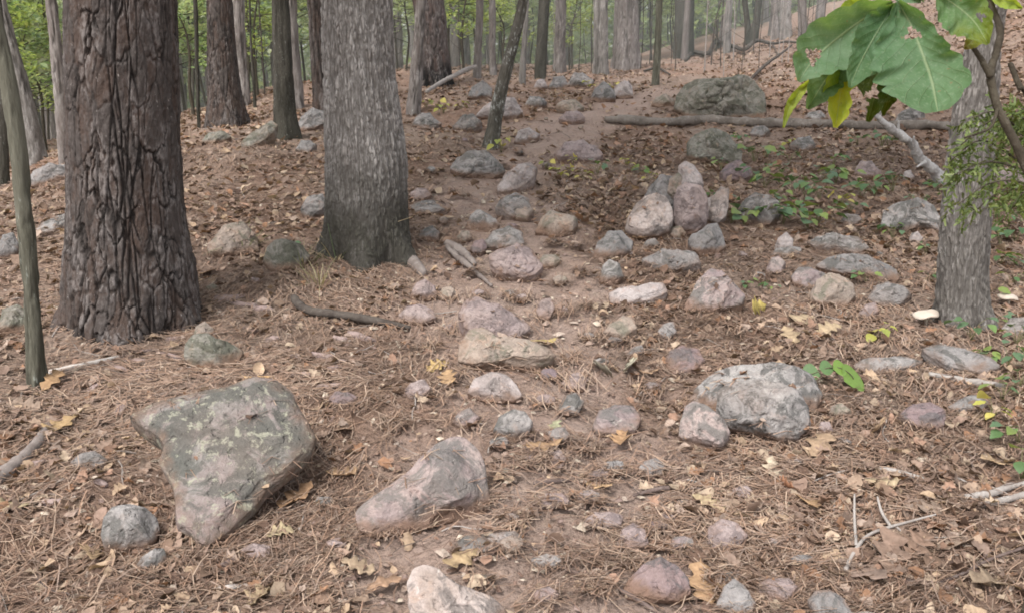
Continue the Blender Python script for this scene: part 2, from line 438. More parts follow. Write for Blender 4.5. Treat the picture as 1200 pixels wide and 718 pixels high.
CONTACT, ONTOP = [], []
_rk = [0]
def rock(mat, poly, label, tilt=45, t=.42, base=None, n=2.6, cuts=7, amp=.05, sub=5, group=None, name='rock', back=0.):
    _rk[0] += 1; sd = 100 + _rk[0] * 7; r_ = np.random.default_rng(sd)
    poly = np.asarray(poly, float)
    vb = poly[:, 1].max()
    if base is None:
        low = poly[poly[:, 1] > vb - .12 * np.ptp(poly[:, 1]) - 1]
        base = (low[:, 0].mean(), vb)
    B = P(*base)
    if back: B = B + np.array([0, back, 0]); B[2] = gz(B[0], B[1])
    c = np.array([-B[0], -B[1], 0]); c /= np.linalg.norm(c)
    e1 = np.array([-c[1], c[0], 0]); e1 = e1 if e1[0] > 0 else -e1
    g3 = -c.copy(); s = (gz(B[0] + .25 * g3[0], B[1] + .25 * g3[1]) - gz(B[0] - .15 * g3[0], B[1] - .15 * g3[1])) / .4
    g3[2] = s; g3 /= np.linalg.norm(g3)
    k = math.radians(tilt)
    e2 = math.cos(k) * g3 + math.sin(k) * np.array([0, 0, 1.]); e2 /= np.linalg.norm(e2)
    nrm = np.cross(e1, e2)
    if nrm[2] < 0 or (tilt > 80 and nrm @ c < 0): nrm = -nrm
    ab = []
    for u, v in poly:
        d = ray(u, v); q = EYE + d * ((B - EYE) @ nrm) / (d @ nrm) - B
        ab.append((q @ e1, q @ e2))
    ab = np.array(ab)
    x, y = ab[:, 0], ab[:, 1]; x2, y2 = np.roll(x, -1), np.roll(y, -1)
    cr = x * y2 - x2 * y; A = cr.sum() / 2
    cen = np.array([((x + x2) * cr).sum(), ((y + y2) * cr).sum()]) / (6 * A)
    dense = np.concatenate([ab + (np.roll(ab, -1, 0) - ab) * w for w in np.linspace(0, 1, 24, endpoint=False)]) - cen
    ang = np.arctan2(dense[:, 1], dense[:, 0]); rad = np.hypot(dense[:, 0], dense[:, 1])
    o = np.argsort(ang); ang, rad = ang[o], rad[o]
    ga = np.linspace(-np.pi, np.pi, 181); gr = np.interp(ga, np.concatenate([ang - 2 * np.pi, ang, ang + 2 * np.pi]), np.tile(rad, 3))
    gr = (np.roll(gr[:-1], 1) + 2 * gr[:-1] + np.roll(gr[:-1], -1)) / 4; gr = np.append(gr, gr[0])
    size = math.sqrt(abs(A)); T = t * size
    D, Fc = ico(max(sub, 6) if size > .2 and name == 'rock' else sub)
    lam = 1 / ((np.hypot(D[:, 0], D[:, 1]) ** n + np.abs(D[:, 2]) ** n) ** (1 / n))
    Q = D * lam[:, None]
    for _ in range(cuts):
        w = r_.normal(size=3); w[2] = abs(w[2]) * .9 + .35; w /= np.linalg.norm(w)
        dd = r_.uniform(.70, .92)
        e = Q @ w - dd
        Q = Q - (np.where(e > 0, e * .92, 0) * sstep(.04, .40, D[:, 2]))[:, None] * w
    q = np.hypot(Q[:, 0], Q[:, 1]); phi = np.arctan2(Q[:, 1], Q[:, 0]); h = Q[:, 2]
    rr = np.interp(phi, ga, gr) * q
    nz = fbm(D * 1.7 + sd, sd, 4); nz2 = fbm(D * 5.5 + sd, sd + 3, 4, .6); nz3 = 1 - np.abs(vnoise(D * 3.1 + sd, sd + 9)) * 2
    wf1, wf2, wid = worley(D * 2.1 + sd + .25 * nz2[:, None], sd + 5)
    crk = (1 - sstep(0, .10, wf2 - wf1)) * sstep(-.1, .3, vnoise(D * 1.3 + sd, sd + 6))
    dsp = amp * size * (1.1 * nz + .55 * nz2 + .28 * nz3 + .9 * (wid - .5) * sstep(0, .25, wf2 - wf1) - (.8 if _rk[0] > 1 else .25) * crk)
    off = (cen[0] + np.cos(phi) * rr)[:, None] * e1 + (cen[1] + np.sin(phi) * rr)[:, None] * e2 + (T * h)[:, None] * nrm
    dirs = D[:, :1] * e1 + D[:, 1:2] * e2 + D[:, 2:] * nrm
    off = off + dirs * (dsp * np.where(D[:, 2] > 0, .35 + .65 * D[:, 2], .35))[:, None]
    off[:, 2] -= np.where(h < 0, -h * T * .9, 0)
    off[:, 2] -= .008 + .075 * min(size, .3) if tilt > 31 else -.004
    if name == 'pebble': off[:, 2] += .006
    W = off + B
    hg = W[:, 2] - terrain(W[:, 0], W[:, 1], False)
    dirt = 1 - sstep(-.005, .03 + .34 * min(size, .22), hg)
    if tilt < 32: dirt = np.maximum(dirt * .8, .6 * sstep(.5, 1., q))
    if name == 'pebble': dirt = np.maximum(dirt, .38)
    k_ = np.abs(hg - .004) < .016
    CONTACT.append(W[k_]); Wt = W[(D[:, 2] > .1) & (hg > .03)]
    if size > .2: ONTOP.append((Wt[r_.integers(0, len(Wt), int(60 * size))] if len(Wt) else Wt))
    me = mesh_of(name, off, Fc, {'dirt': dirt}, True, ROCK[mat])
    return link(name, me, B, None, label, 'rock', group)

R = rock
# foreground
R('lichen', [(149,491),(184,475),(226,465),(274,454),(299,446),(325,450),(344,466),(357,490),(370,515),(363,536),(338,558),(315,574),(299,596),(274,619),(248,641),(232,645),(226,628),(206,619),(205,596),(203,571),(187,545),(194,525),(184,512),(162,500)],
  'largest boulder at the left, heart-shaped, dark grey with pale yellow-green lichen', 27, .14, n=2.3, cuts=6, amp=.026, sub=6)
R('grey', [(120,600),(130,587),(150,583),(170,588),(183,600),(187,615),(180,632),(165,643),(140,648),(122,638),(117,620)], 'rounded grey stone just left of the lower tip of the lichened boulder', 58, .45, n=2.2, cuts=4, amp=.03)
R('grey', [(155,662),(165,648),(180,638),(192,637),(196,652),(185,665),(165,670)], 'small grey stone touching the rounded grey stone at bottom left', 50, .45)
R('slate', [(82,543),(95,532),(112,530),(127,540),(120,549),(95,552)], 'flat bluish-grey stone in the needles at far left', 14, .16)
R('pink', [(415,590),(425,580),(450,562),(475,545),(495,525),(510,510),(530,501),(545,503),(558,515),(567,530),(570,550),(576,578),(570,592),(548,600),(520,605),(495,611),(470,618),(440,622),(420,612)],
  'big wedge-shaped pink and grey rock in the middle foreground, pointed to the left', 50, .34, n=4.6, cuts=16, amp=.026, sub=6)
R('white', [(478,700),(478,675),(485,660),(497,654),(512,657),(525,668),(535,676),(555,683),(575,690),(592,705),(602,725),(590,745),(540,752),(495,745)], 'whitish pink quartz rock cut by the bottom edge of the photo', 40, .3, n=3.0, cuts=8, sub=6)
R('purple', [(728,687),(740,668),(757,652),(775,646),(795,655),(808,672),(811,688),(795,699),(760,701),(735,697)], 'dark purplish stone near the bottom edge, beside a large orange leaf', 45, .4, n=2.8, sub=5)
R('slate', [(838,712),(848,690),(860,679),(872,688),(886,708),(880,720),(858,722)], 'bluish-grey pointed stone right of the large orange leaf', 28, .25)
R('mauve', [(883,690),(900,679),(925,678),(935,690),(922,706),(900,709)], 'flat brown-grey stone at the bottom, second from the orange leaf', 14, .18)
R('slate', [(946,705),(955,693),(972,692),(990,705),(1000,722),(960,728)], 'dark grey stone at the bottom edge, right of the flat brown-grey stone', 25, .25)
R('mauve', [(828,640),(830,618),(845,610),(865,615),(876,630),(862,644),(840,647)], 'flat mauve stone sunk in the trail at lower right, with no leaf on it', 12, .18)
R('mauve', [(722,640),(728,622),(742,613),(756,622),(760,638),(745,646),(730,645)], 'brownish-grey flat stone just above the dark purplish stone', 16, .2)
R('tan', [(727,660),(733,649),(744,648),(748,656),(740,663)], 'fist-sized tan stone touching the dark purplish stone', 40, .4)
R('grey', [(530,640),(545,630),(575,626),(605,624),(612,632),(600,642),(565,648),(540,648)], 'long flat grey stone level with the soil between the wedge rock and the white quartz', 9, .13)
R('mauve', [(684,612),(695,602),(715,600),(731,606),(728,616),(705,621)], 'flat mauve stone flush with the trail, left of the brownish-grey flat stone', 10, .14)
R('mauve', [(622,590),(635,579),(660,580),(668,588),(655,595),(632,596)], 'half-buried dull stone right of the wedge-shaped rock', 8, .12)
R('mauve', [(638,545),(645,531),(655,528),(664,538),(658,550),(645,552)], 'small brown stone buried upright right of the wedge rock tip', 14, .2)
R('slate', [(747,552),(755,541),(768,537),(780,545),(777,556),(760,560)], 'small grey stone in the trail below the boulder group', 12, .2)
# middle of the trail
R('pink', [(693,500),(702,484),(720,475),(742,477),(752,492),(745,505),(720,510),(700,508)], 'flat pinkish-tan stone in the trail left of the boulder group', 14, .2)
R('grey', [(577,500),(585,483),(600,475),(615,478),(625,490),(619,505),(604,515),(588,510)], 'pale grey knob-like stone above the peak of the wedge rock', 45, .42, cuts=9)
R('pink', [(528,495),(538,484),(552,481),(564,490),(556,499),(538,501)], 'small pinkish stone left of the pale knob-like stone', 18, .25)
R('pale', [(547,456),(556,440),(575,432),(595,437),(606,448),(613,462),(601,468),(578,469),(560,464)], 'pale lavender stone directly below the long tan trail slab', 42, .38)
R('tan', [(537,426),(539,405),(550,388),(566,384),(580,397),(610,402),(640,408),(651,419),(645,430),(625,434),(590,429),(560,433)], 'long tan slab with a greenish patch lying across the trail', 31, .34, n=3.2, cuts=9, sub=6)
R('mauve', [(537,374),(545,358),(560,354),(585,362),(612,374),(622,386),(610,397),(588,399),(565,394),(545,387)], 'flat lavender-grey slab right behind the long tan slab', 18, .3, n=3.2)
R('mauve', [(467,372),(475,360),(492,357),(508,364),(511,374),(495,379),(478,379)], 'flat mauve stone right of the end of the curved brown stick', 12, .18)
R('mauve', [(470,463),(480,450),(497,447),(505,456),(496,466),(480,468)], 'dull brown stone below the curved brown stick', 14, .2)
R('purple', [(384,470),(392,461),(408,460),(420,468),(410,476),(392,476)], 'small dark stone right of the top of the lichened boulder', 22, .25)
R('mauve', [(480,345),(487,330),(498,325),(510,332),(513,345),(500,350),(486,350)], 'brown-mauve stone at the end of the oak root', 38, .4)
R('tan', [(513,345),(518,335),(529,333),(537,342),(532,349),(518,350)], 'small brown stone next to the brown-mauve stone by the oak root', 38, .4)
R('mauve', [(628,365),(634,352),(646,350),(650,362),(644,374),(633,376)], 'small mauve stone right of the lavender-grey slab', 14, .22)
R('mauve', [(657,452),(664,440),(679,437),(690,446),(684,457),(667,458)], 'flat mauve stone in the trail below the pair of pale green leaves', 12, .2)
R('grey', [(653,482),(662,463),(675,461),(685,472),(678,484),(662,486)], 'flat greyish stone in the trail right of the pale knob-like stone', 10, .16)
R('slate', [(731,418),(740,408),(752,405),(756,412),(746,421)], 'flat grey stone in the trail above the pair of pale green leaves', 12, .2)
R('purple', [(776,430),(785,412),(800,406),(820,410),(826,425),(815,438),(790,440)], 'flat purple-brown stone above the left end of the boulder group', 15, .22)
R('tan', [(705,394),(715,381),(730,371),(742,374),(747,388),(730,398)], 'peach-coloured stone with a peaked top in the middle of the trail', 30, .32)
R('slate', [(770,390),(777,380),(790,379),(793,391),(782,399)], 'small grey stone left of the purple-brown flat stone and below the pink triangular rock', 18, .25)
R('pale', [(713,347),(730,341),(760,337),(778,336),(783,345),(762,353),(732,359),(715,357)], 'long pale pinkish slab lying below the upright grey stone', 22, .3, n=3)
R('tan', [(630,308),(637,300),(650,299),(658,306),(650,313),(636,314)], 'flat tan stone right of the large mauve trail stone', 16, .22)
R('mauve', [(573,301),(585,293),(605,289),(622,296),(637,313),(629,323),(612,329),(590,323),(575,313)], 'large mauve stone with a dark right edge in the upper trail', 30, .3)
R('grey', [(566,284),(578,272),(595,268),(612,275),(615,289),(592,293),(570,292)], 'brown-grey stone touching the top of the large mauve trail stone', 24, .28)
R('purple', [(551,292),(556,283),(567,281),(571,291),(564,299),(554,299)], 'small bluish-purple stone left of the large mauve trail stone', 30, .35)
R('tan', [(535,279),(541,271),(551,272),(553,279),(545,284)], 'small tan stone above the bleached wood chunk', 20, .25)
R('slate', [(487,278),(495,268),(507,263),(516,271),(514,281),(498,284)], 'grey stone with a dark side right of the oak trunk foot', 32, .36)
R('grey', [(545,263),(552,249),(563,243),(575,249),(586,261),(580,269),(555,270)], 'grey-tan humped stone in the upper trail', 34, .35)
R('tan', [(626,269),(635,252),(645,243),(660,248),(678,256),(671,270),(650,276)], 'brownish pointed stone in the upper trail, left of the cairn', 36, .4)
R('grey', [(480,243),(490,237),(510,238),(522,247),(505,252),(487,251)], 'flat pale stone flush with the trail right of the oak trunk', 8, .12)
R('mauve', [(480,229),(488,221),(500,222),(506,230),(494,235),(483,235)], 'flat brownish stone high on the trail right of the oak trunk', 10, .15)
R('grey', [(580,245),(588,233),(605,228),(620,236),(623,251),(602,257)], 'low grey stone left of the brownish pointed stone', 28, .3)
R('tan', [(598,254),(606,243),(620,238),(626,250),(618,259)], 'tan stone leaning on the low grey stone', 26, .3)
# cairn
R('slate', [(694,299),(700,281),(712,271),(728,266),(742,279),(740,293),(725,301),(705,303)], 'grey stone at the left foot of the stone pile', 40, .42)
R('grey', [(702,326),(706,309),(714,301),(726,306),(732,322),(722,332),(708,333)], 'small upright grey stone below the stone pile', 48, .45)
R('slate', [(751,305),(770,297),(795,294),(815,301),(822,313),(800,319),(772,316)], 'dark slate slab in front of the stone pile', 20, .25, n=3.2)
R('slate', [(806,280),(814,271),(830,259),(841,257),(847,271),(851,286),(839,295),(822,300),(811,294)], 'grey slanting stone at the right foot of the stone pile', 50, .45, n=3)
R('slate', [(755,226),(763,212),(774,200),(791,203),(797,216),(800,240),(790,262),(772,262),(760,250)], 'brown-grey stone at the back of the stone pile', 72, .4, base=(776,272), back=.34)
R('white', [(732,267),(736,250),(745,235),(755,226),(770,223),(782,228),(788,241),(789,254),(784,267),(772,274),(753,278),(738,274)], 'big cream and tan boulder on the left of the stone pile', 60, .5, n=2.4, cuts=5, amp=.03)
R('mauve', [(790,227),(794,216),(805,210),(822,213),(829,226),(831,244),(826,258),(814,270),(801,274),(792,268),(789,250)], 'upright brown block in the centre of the stone pile', 74, .5, n=2.6, cuts=6, amp=.04)
R('pale', [(794,207),(795,191),(803,185),(813,190),(822,202),(825,214),(812,224),(799,220)], 'whitish stone on the very top of the stone pile', 78, .5, base=(808,273), n=2.4, cuts=4, amp=.03, back=.22)
R('white', [(831,246),(835,227),(845,215),(855,219),(854,235),(851,251),(842,260),(833,258)], 'flat white stone standing on edge at the right of the stone pile', 74, .4, base=(842,272), back=.1)
R('grey', [(865,241),(872,232),(885,222),(900,225),(912,233),(916,246),(906,259),(890,267),(872,257)], 'grey and brown stone among green leaves right of the stone pile', 42, .42)
R('purple', [(843,206),(850,196),(865,192),(880,197),(883,207),(866,214),(849,213)], 'low dark mauve stone behind the right side of the stone pile', 26, .3)
R('green', [(805,180),(805,166),(815,154),(835,150),(855,158),(870,175),(869,189),(850,194),(825,193),(810,189)], 'rounded greenish and tan boulder behind the stone pile', 52, .45, n=2.4, cuts=5)
R('green', [(790,125),(792,111),(801,98),(815,92),(836,90),(868,88),(884,95),(895,108),(898,125),(896,138),(874,139),(849,136),(824,137),(803,137)], 'large mossy boulder with lichen behind the fallen log', 58, .42, n=3.2, cuts=9, amp=.06, sub=6)
R('tan', [(783,275),(788,264),(797,262),(804,270),(800,279),(789,281)], 'small brown stone wedged below the two big stones of the pile', 50, .4)
R('grey', [(752,288),(758,279),(768,277),(774,284),(768,290),(757,292)], 'small grey stone under the cream boulder of the stone pile', 46, .4)
R('tan', [(782,222),(785,207),(795,200),(803,208),(803,224),(792,230)], 'tan stone wedged between the upright block and the back stone of the pile', 70, .45, base=(790,272), back=.2)
R('pale', [(824,246),(827,231),(836,226),(842,238),(840,252),(831,257)], 'small pale stone filling the gap beside the flat white standing stone', 66, .45, base=(832,270), back=.1)
# right middle ground
R('pink', [(800,356),(806,345),(817,325),(833,309),(846,313),(862,328),(875,341),(870,351),(845,361),(815,365),(801,362)], 'pink triangular rock in the right middle of the trail', 42, .36, n=2.9, sub=6)
R('tan', [(949,340),(957,327),(970,318),(985,319),(1000,328),(1004,341),(994,353),(980,361),(960,357),(950,350)], 'tan squarish rock right of the pink triangular rock', 50, .45, n=3)
R('pink', [(927,321),(935,312),(950,310),(968,317),(962,330),(945,337),(930,333)], 'pinkish stone leaning behind the tan squarish rock', 40, .4)
R('slate', [(955,311),(970,300),(990,297),(1015,296),(1035,302),(1052,312),(1055,322),(1045,331),(1025,331),(1000,322),(975,317)], 'long grey-green slab right of the tan squarish rock', 36, .32, n=3, sub=6)
R('grey', [(945,286),(960,278),(985,277),(1005,281),(1019,291),(1005,298),(980,294),(955,293)], 'tan-grey flat slab above the long grey-green slab', 20, .25)
R('slate', [(1016,351),(1025,337),(1040,332),(1060,338),(1069,350),(1055,359),(1035,361)], 'dark grey low rock left of the white mushroom', 30, .32)
R('mauve', [(1004,370),(1013,358),(1026,355),(1031,365),(1018,374)], 'small dull flat stone below the dark grey low rock', 14, .18)
R('pale', [(906,291),(912,276),(922,269),(930,278),(929,289),(916,293)], 'small pinkish white stone standing up in the right middle ground', 52, .4)
R('grey', [(903,301),(908,292),(925,290),(940,294),(935,301),(915,303)], 'thin grey slab below the small pinkish white stone', 16, .2)
R('pink', [(897,318),(903,305),(913,303),(921,310),(915,321),(903,322)], 'small pinkish stone left of the pinkish leaning stone', 30, .35)
R('grey', [(1032,263),(1035,245),(1050,234),(1075,230),(1095,238),(1105,255),(1104,271),(1082,264),(1062,270),(1045,270)], 'cracked grey rock left of the right-hand tree', 48, .4, cuts=9, sub=6)
R('pale', [(1064,284),(1068,272),(1076,268),(1082,278),(1078,287)], 'small pale stone beneath the cracked grey rock', 40, .4)
R('mauve', [(1163,218),(1170,197),(1190,192),(1208,198),(1210,222)], 'mauve rock right of the right-hand tree, at the edge of the photo', 40, .4)
R('grey', [(1048,142),(1056,128),(1070,122),(1083,127),(1086,143),(1068,146)], 'grey stone behind the fallen log, under the big green leaves', 48, .4)
R('grey', [(938,140),(948,131),(962,128),(972,138),(958,143)], 'pale stone just behind the fallen log, below the yellow-green leaf', 34, .35)
R('grey', [(877,158),(884,149),(896,148),(903,156),(892,161)], 'small flat grey stone in front of the log under the mossy boulder', 26, .3)
R('grey', [(924,173),(935,162),(950,162),(956,172),(940,178)], 'pale flat stone above the greenery right of the stone pile', 22, .28)
R('mauve', [(998,206),(1007,189),(1022,186),(1033,200),(1030,210),(1012,211)], 'mauve-grey stone left of the white dead branch', 34, .36)
R('pale', [(1057,210),(1060,200),(1067,198),(1072,206),(1067,213)], 'small pale stone under the white dead branch', 36, .4)
R('grey', [(983,262),(990,252),(1004,252),(1010,260),(998,266)], 'small dull grey stone among the greenery left of the cracked grey rock', 24, .3)
# boulder group on the right
R('veined', [(800,500),(801,478),(808,456),(822,440),(840,426),(870,419),(905,416),(935,423),(955,435),(963,455),(960,485),(950,500),(920,505),(880,506),(845,512),(815,516)],
  'back boulder of the right-hand group, pale grey with dark cracks', 40, .2, base=(880, 506), back=.2, n=3, cuts=9, amp=.05, sub=6)
R('veined', [(840,470),(842,450),(858,440),(885,437),(915,440),(938,452),(948,470),(951,490),(936,508),(920,515),(905,509),(880,503),(855,500),(843,487)],
  'rounded grey front lobe of the right-hand boulder group', 60, .62, n=2.5, cuts=4, amp=.05, sub=6)
R('pink', [(796,505),(797,488),(803,470),(813,463),(830,470),(848,484),(856,502),(848,518),(828,528),(810,521)], 'small pinkish block at the left foot of the right-hand boulder group', 58, .45, cuts=8)
R('tan', [(970,484),(975,472),(987,469),(998,478),(996,488),(982,491)], 'rounded tan stone at the right end of the boulder group', 48, .45)
R('mauve', [(957,503),(962,491),(972,490),(977,500),(970,509)], 'dark rounded stone under the tan stone of the boulder group', 45, .45)
R('grey', [(997,431),(1010,424),(1035,420),(1062,419),(1084,425),(1060,433),(1020,439)], 'thin pale ledge stone right of the boulder group', 14, .16)
R('slate', [(1078,411),(1100,405),(1130,411),(1160,420),(1173,433),(1150,441),(1112,431),(1087,420)], 'long blue-grey ledge below the right-hand tree', 18, .18, n=3.2)
R('purple', [(1050,491),(1065,477),(1090,473),(1108,485),(1106,501),(1077,504),(1055,501)], 'dark brown ledge rock right of the boulder group', 26, .3)
R('slate', [(1110,478),(1130,466),(1150,465),(1160,473),(1148,482),(1125,486)], 'dark flat stone right of the dark brown ledge rock', 14, .2)
R('grey', [(1172,388),(1182,376),(1200,372),(1215,380),(1212,392),(1185,394)], 'grey stone right of the foot of the right-hand tree', 30, .3)
# upper trail
R('grey', [(527,196),(535,183),(550,176),(570,175),(583,185),(593,198),(576,207),(550,208),(535,204)], 'grey boulder below the foot of the leaning sapling', 42, .36, n=3)
R('pale', [(582,221),(590,208),(605,198),(622,192),(630,200),(626,212),(606,223),(588,227)], 'pale pointed slab right below the leaning sapling boulder', 30, .32)
R('pale', [(602,166),(607,152),(620,147),(633,156),(629,164),(613,169)], 'pale grey stone right of the foot of the leaning sapling', 32, .32)
R('mauve', [(649,184),(660,173),(680,170),(700,173),(707,183),(695,191),(670,190),(655,190)], 'low brown rock between the leaning sapling and the stone pile', 30, .34)
R('grey', [(530,151),(540,138),(555,137),(566,146),(556,153),(536,154)], 'grey stone left of the leaning sapling foot', 30, .34)
R('grey', [(482,149),(490,135),(505,135),(518,147),(506,153)], 'flat grey stone below the charred pine', 24, .3)
R('pale', [(556,136),(568,125),(588,111),(604,114),(613,130),(601,139),(575,139)], 'pale boulder directly behind the leaning sapling', 46, .42)
R('slate', [(547,114),(553,100),(566,94),(577,103),(576,115),(560,117)], 'dark boulder behind the leaning sapling, left of the pale boulder', 44, .42)
R('grey', [(613,123),(620,113),(634,112),(641,120),(632,126),(618,126)], 'low stone right of the pale boulder behind the sapling', 34, .4)
R('pale', [(624,102),(630,93),(638,92),(642,101),(632,105)], 'small pale stone at the foot of the dark straight tree', 46, .42)
R('slate', [(642,102),(648,91),(660,89),(667,99),(658,105)], 'small grey stone right of the dark straight tree', 44, .42)
R('grey', [(664,98),(672,87),(684,84),(696,93),(694,102),(675,103)], 'grey hump of rock on the crest of the trail', 42, .42)
R('slate', [(690,116),(697,102),(708,96),(720,104),(722,116),(704,119)], 'mossy grey stone in front of the big far pine', 40, .42)
R('pale', [(717,112),(722,98),(732,92),(741,100),(742,112),(728,115)], 'pale stone touching the mossy grey stone in front of the big far pine', 44, .42)
R('tan', [(763,122),(768,113),(780,110),(791,115),(789,123),(773,125)], 'low brown stone left of the large mossy boulder', 32, .36)
R('tan', [(650,128),(658,120),(675,119),(685,126),(672,132)], 'low tan stone on the upper trail below the crest rocks', 18, .24)
R('mauve', [(654,140),(663,132),(680,132),(686,140),(670,145)], 'brownish low stone in the upper trail left of the log end', 18, .24)
# left side
R('green', [(308,300),(312,286),(322,279),(337,278),(353,284),(363,296),(356,309),(335,317),(318,316)], 'grey-green rounded rock left of the oak trunk', 52, .46, n=2.5, cuts=5)
R('tan', [(243,290),(262,265),(285,264),(302,280),(304,296),(272,302),(247,300)], 'needle-covered brownish mound rock left of the grey-green rounded rock', 26, .32)
R('grey', [(352,243),(360,228),(378,224),(386,240),(380,254),(360,257)], 'grey stone touching the left side of the oak trunk', 52, .45)
R('green', [(216,402),(225,391),(240,388),(266,395),(285,407),(281,419),(262,431),(245,433),(222,425),(215,413)], 'speckled grey-green rock right of the big pine foot', 46, .42, n=2.7)
R('tan', [(226,392),(229,379),(240,373),(250,382),(250,393),(238,396)], 'small tan stone behind the speckled grey-green rock', 50, .42)
R('slate', [(-6,303),(2,272),(15,269),(23,284),(20,300),(8,305)], 'grey rock at the left edge behind the thin green tree', 44, .4)
R('grey', [(38,274),(50,262),(70,256),(90,252),(95,268),(60,276)], 'long low rock between the thin green tree and the big pine', 18, .22)
R('green', [(-6,387),(2,358),(20,353),(33,363),(33,381),(16,393)], 'grey-green rock at the left edge, left of the thin green tree foot', 38, .36)
R('slate', [(28,212),(38,198),(56,191),(84,190),(90,208),(60,217),(40,217)], 'dark mossy rock far behind the thin green tree', 40, .4)
R('green', [(234,166),(244,155),(262,153),(272,160),(252,169)], 'grey-green stone at the foot of the second pine', 36, .36)
R('green', [(282,170),(298,156),(318,142),(326,148),(322,160),(304,170),(290,175)], 'sloping mossy ledge left of the dark straight oak', 26, .3)
R('slate', [(344,151),(352,136),(366,126),(384,128),(384,149),(358,154)], 'grey boulder right of the dark straight oak', 44, .42)
R('slate', [(346,176),(352,167),(364,165),(372,173),(360,180)], 'small grey stone below the grey boulder behind the oak', 26, .3)
# unlisted pebbles of the trail
pr = np.random.default_rng(5)
base_pebbles = []
PEB = [(700,560),(655,512),(590,555),(610,560),(668,420),(690,395),(560,345),(600,345),(655,330),(680,318),(525,385),(500,410),(640,470),(720,455),(815,380),(860,390),(765,455),(800,590),(870,580),(905,575),(660,655),(700,690),(640,700),(440,660),(395,640),(380,590),(460,500),(430,470),(555,320),(650,285),(675,290),(545,230),(520,260),(560,215),(640,225),(665,215),(690,240),(610,180),(640,140),(600,268),(930,545),(985,520),(300,330),(330,345),(60,380),(300,390),(345,420),(1030,300),(870,300),(890,325),(1000,395),(1060,400),(740,300),(690,330),(660,365),(705,425),(600,640),(770,620),(905,640),(940,660),(512,560),(600,610),(560,590),(660,620),(690,585),(720,550),(620,540),(585,520),(690,525),(645,440),(720,400),(690,360),(612,350),(560,240),(600,215),(545,165),(640,195),(590,195),(530,225),(505,200),(680,150),(610,125),(450,620),(355,640),(300,650),(640,660),(565,680),(700,650),(800,640),(850,680),(780,610),(430,330),(250,340),(970,240),(935,300)]
for i, (u, v) in enumerate(PEB):
    if i % 10 == 3: continue
    w = pr.uniform(.014, .042) / P(u, v)[1] * F0; h = w * pr.uniform(.35, .6)
    a = np.linspace(0, 2 * np.pi, 9)[:-1] + pr.uniform(0, .5)
    k = pr.uniform(.75, 1.15, 8)
    poly = np.stack([u + np.cos(a) * w * k, v + np.sin(a) * h * k], -1)
    R(['mauve', 'grey', 'tan', 'purple', 'pink', 'slate'][i % 6], poly, 'small half-buried stone in the trail soil', pr.uniform(8, 22), pr.uniform(.14, .28), sub=5, group='small half-buried stones of the trail', name='pebble')
# ------------------------------------------------------------------ trees
def bark_pine(p, R, k=1.0):
    """flaky plates between deep cracks; p in metres around the trunk axis"""
    s = .064 * k
    q = np.stack([p[:, 0] / s, p[:, 1] / s, p[:, 2] / (s * 3.4)], -1)
    q = q + .42 * np.stack([fbm(q * 1.3, 41, 4), fbm(q * 1.3 + 9, 42, 4), fbm(q * 1.3 + 20, 43, 4)], -1)
    f1, f2, idn = worley(q, 50)
    e = f2 - f1 + .07 * fbm(q * 6, 44, 4, .6)
    wvar = .5 + .5 * vnoise(q * .7, 51)
    crack = (1 - sstep(.0, .03 + .10 * wvar, e)) * (.35 + .65 * sstep(-.35, .25, vnoise(q * .9 + 40, 52)))
    edge = sstep(.02, .08, e) * (1 - sstep(.12, .28, e)) * sstep(-.25, .3, vnoise(q * 1.1 + 60, 53))
    q2 = np.stack([p[:, 0] / (s * .75), p[:, 1] / (s * .75), p[:, 2] / (s * 8)], -1)
    q2 = q2 + .35 * np.stack([fbm(q2 * .9, 45, 3), fbm(q2 * .9 + 7, 46, 3), fbm(q2 * .9, 47, 3) * .3], -1)
    g1, g2, _ = worley(q2, 60)
    crack2 = (1 - sstep(.0, .12, g2 - g1)) * sstep(-.35, .15, vnoise(q2 * .6 + 11, 54))
    crack = np.maximum(crack, crack2)
    lp = np.stack([p[:, 0] / (s * .55), p[:, 1] / (s * .55), p[:, 2] / (s * 1.2)], -1)
    lay = fbm(lp, 48, 5, .6) + .25 * (idn - .5)
    x6 = (lay + 1) * 4.5; st = (np.floor(x6) + sstep(.0, .22, x6 - np.floor(x6))) / 4.5 - 1
    fine = fbm(np.stack([p[:, 0] * 120, p[:, 1] * 120, p[:, 2] * 55], -1) / k, 49, 4)
    disp = k * (-.014 * crack + .010 * st + .0026 * fine + .004 * (idn - .5))
    tone = np.clip(.5 + .5 * (idn - .5) + .55 * st + .2 * fine, 0, 1)
    return disp, np.clip(crack, 0, 1), tone, edge

def ridged(p, seed, oc=4):
    a, s, t = 1., 0, 0
    for o in range(oc):
        s = s + a * (1 - 2 * np.abs(vnoise(p * 2.1 ** o + 13 * o, seed + o))); t += a; a *= .55
    return s / t

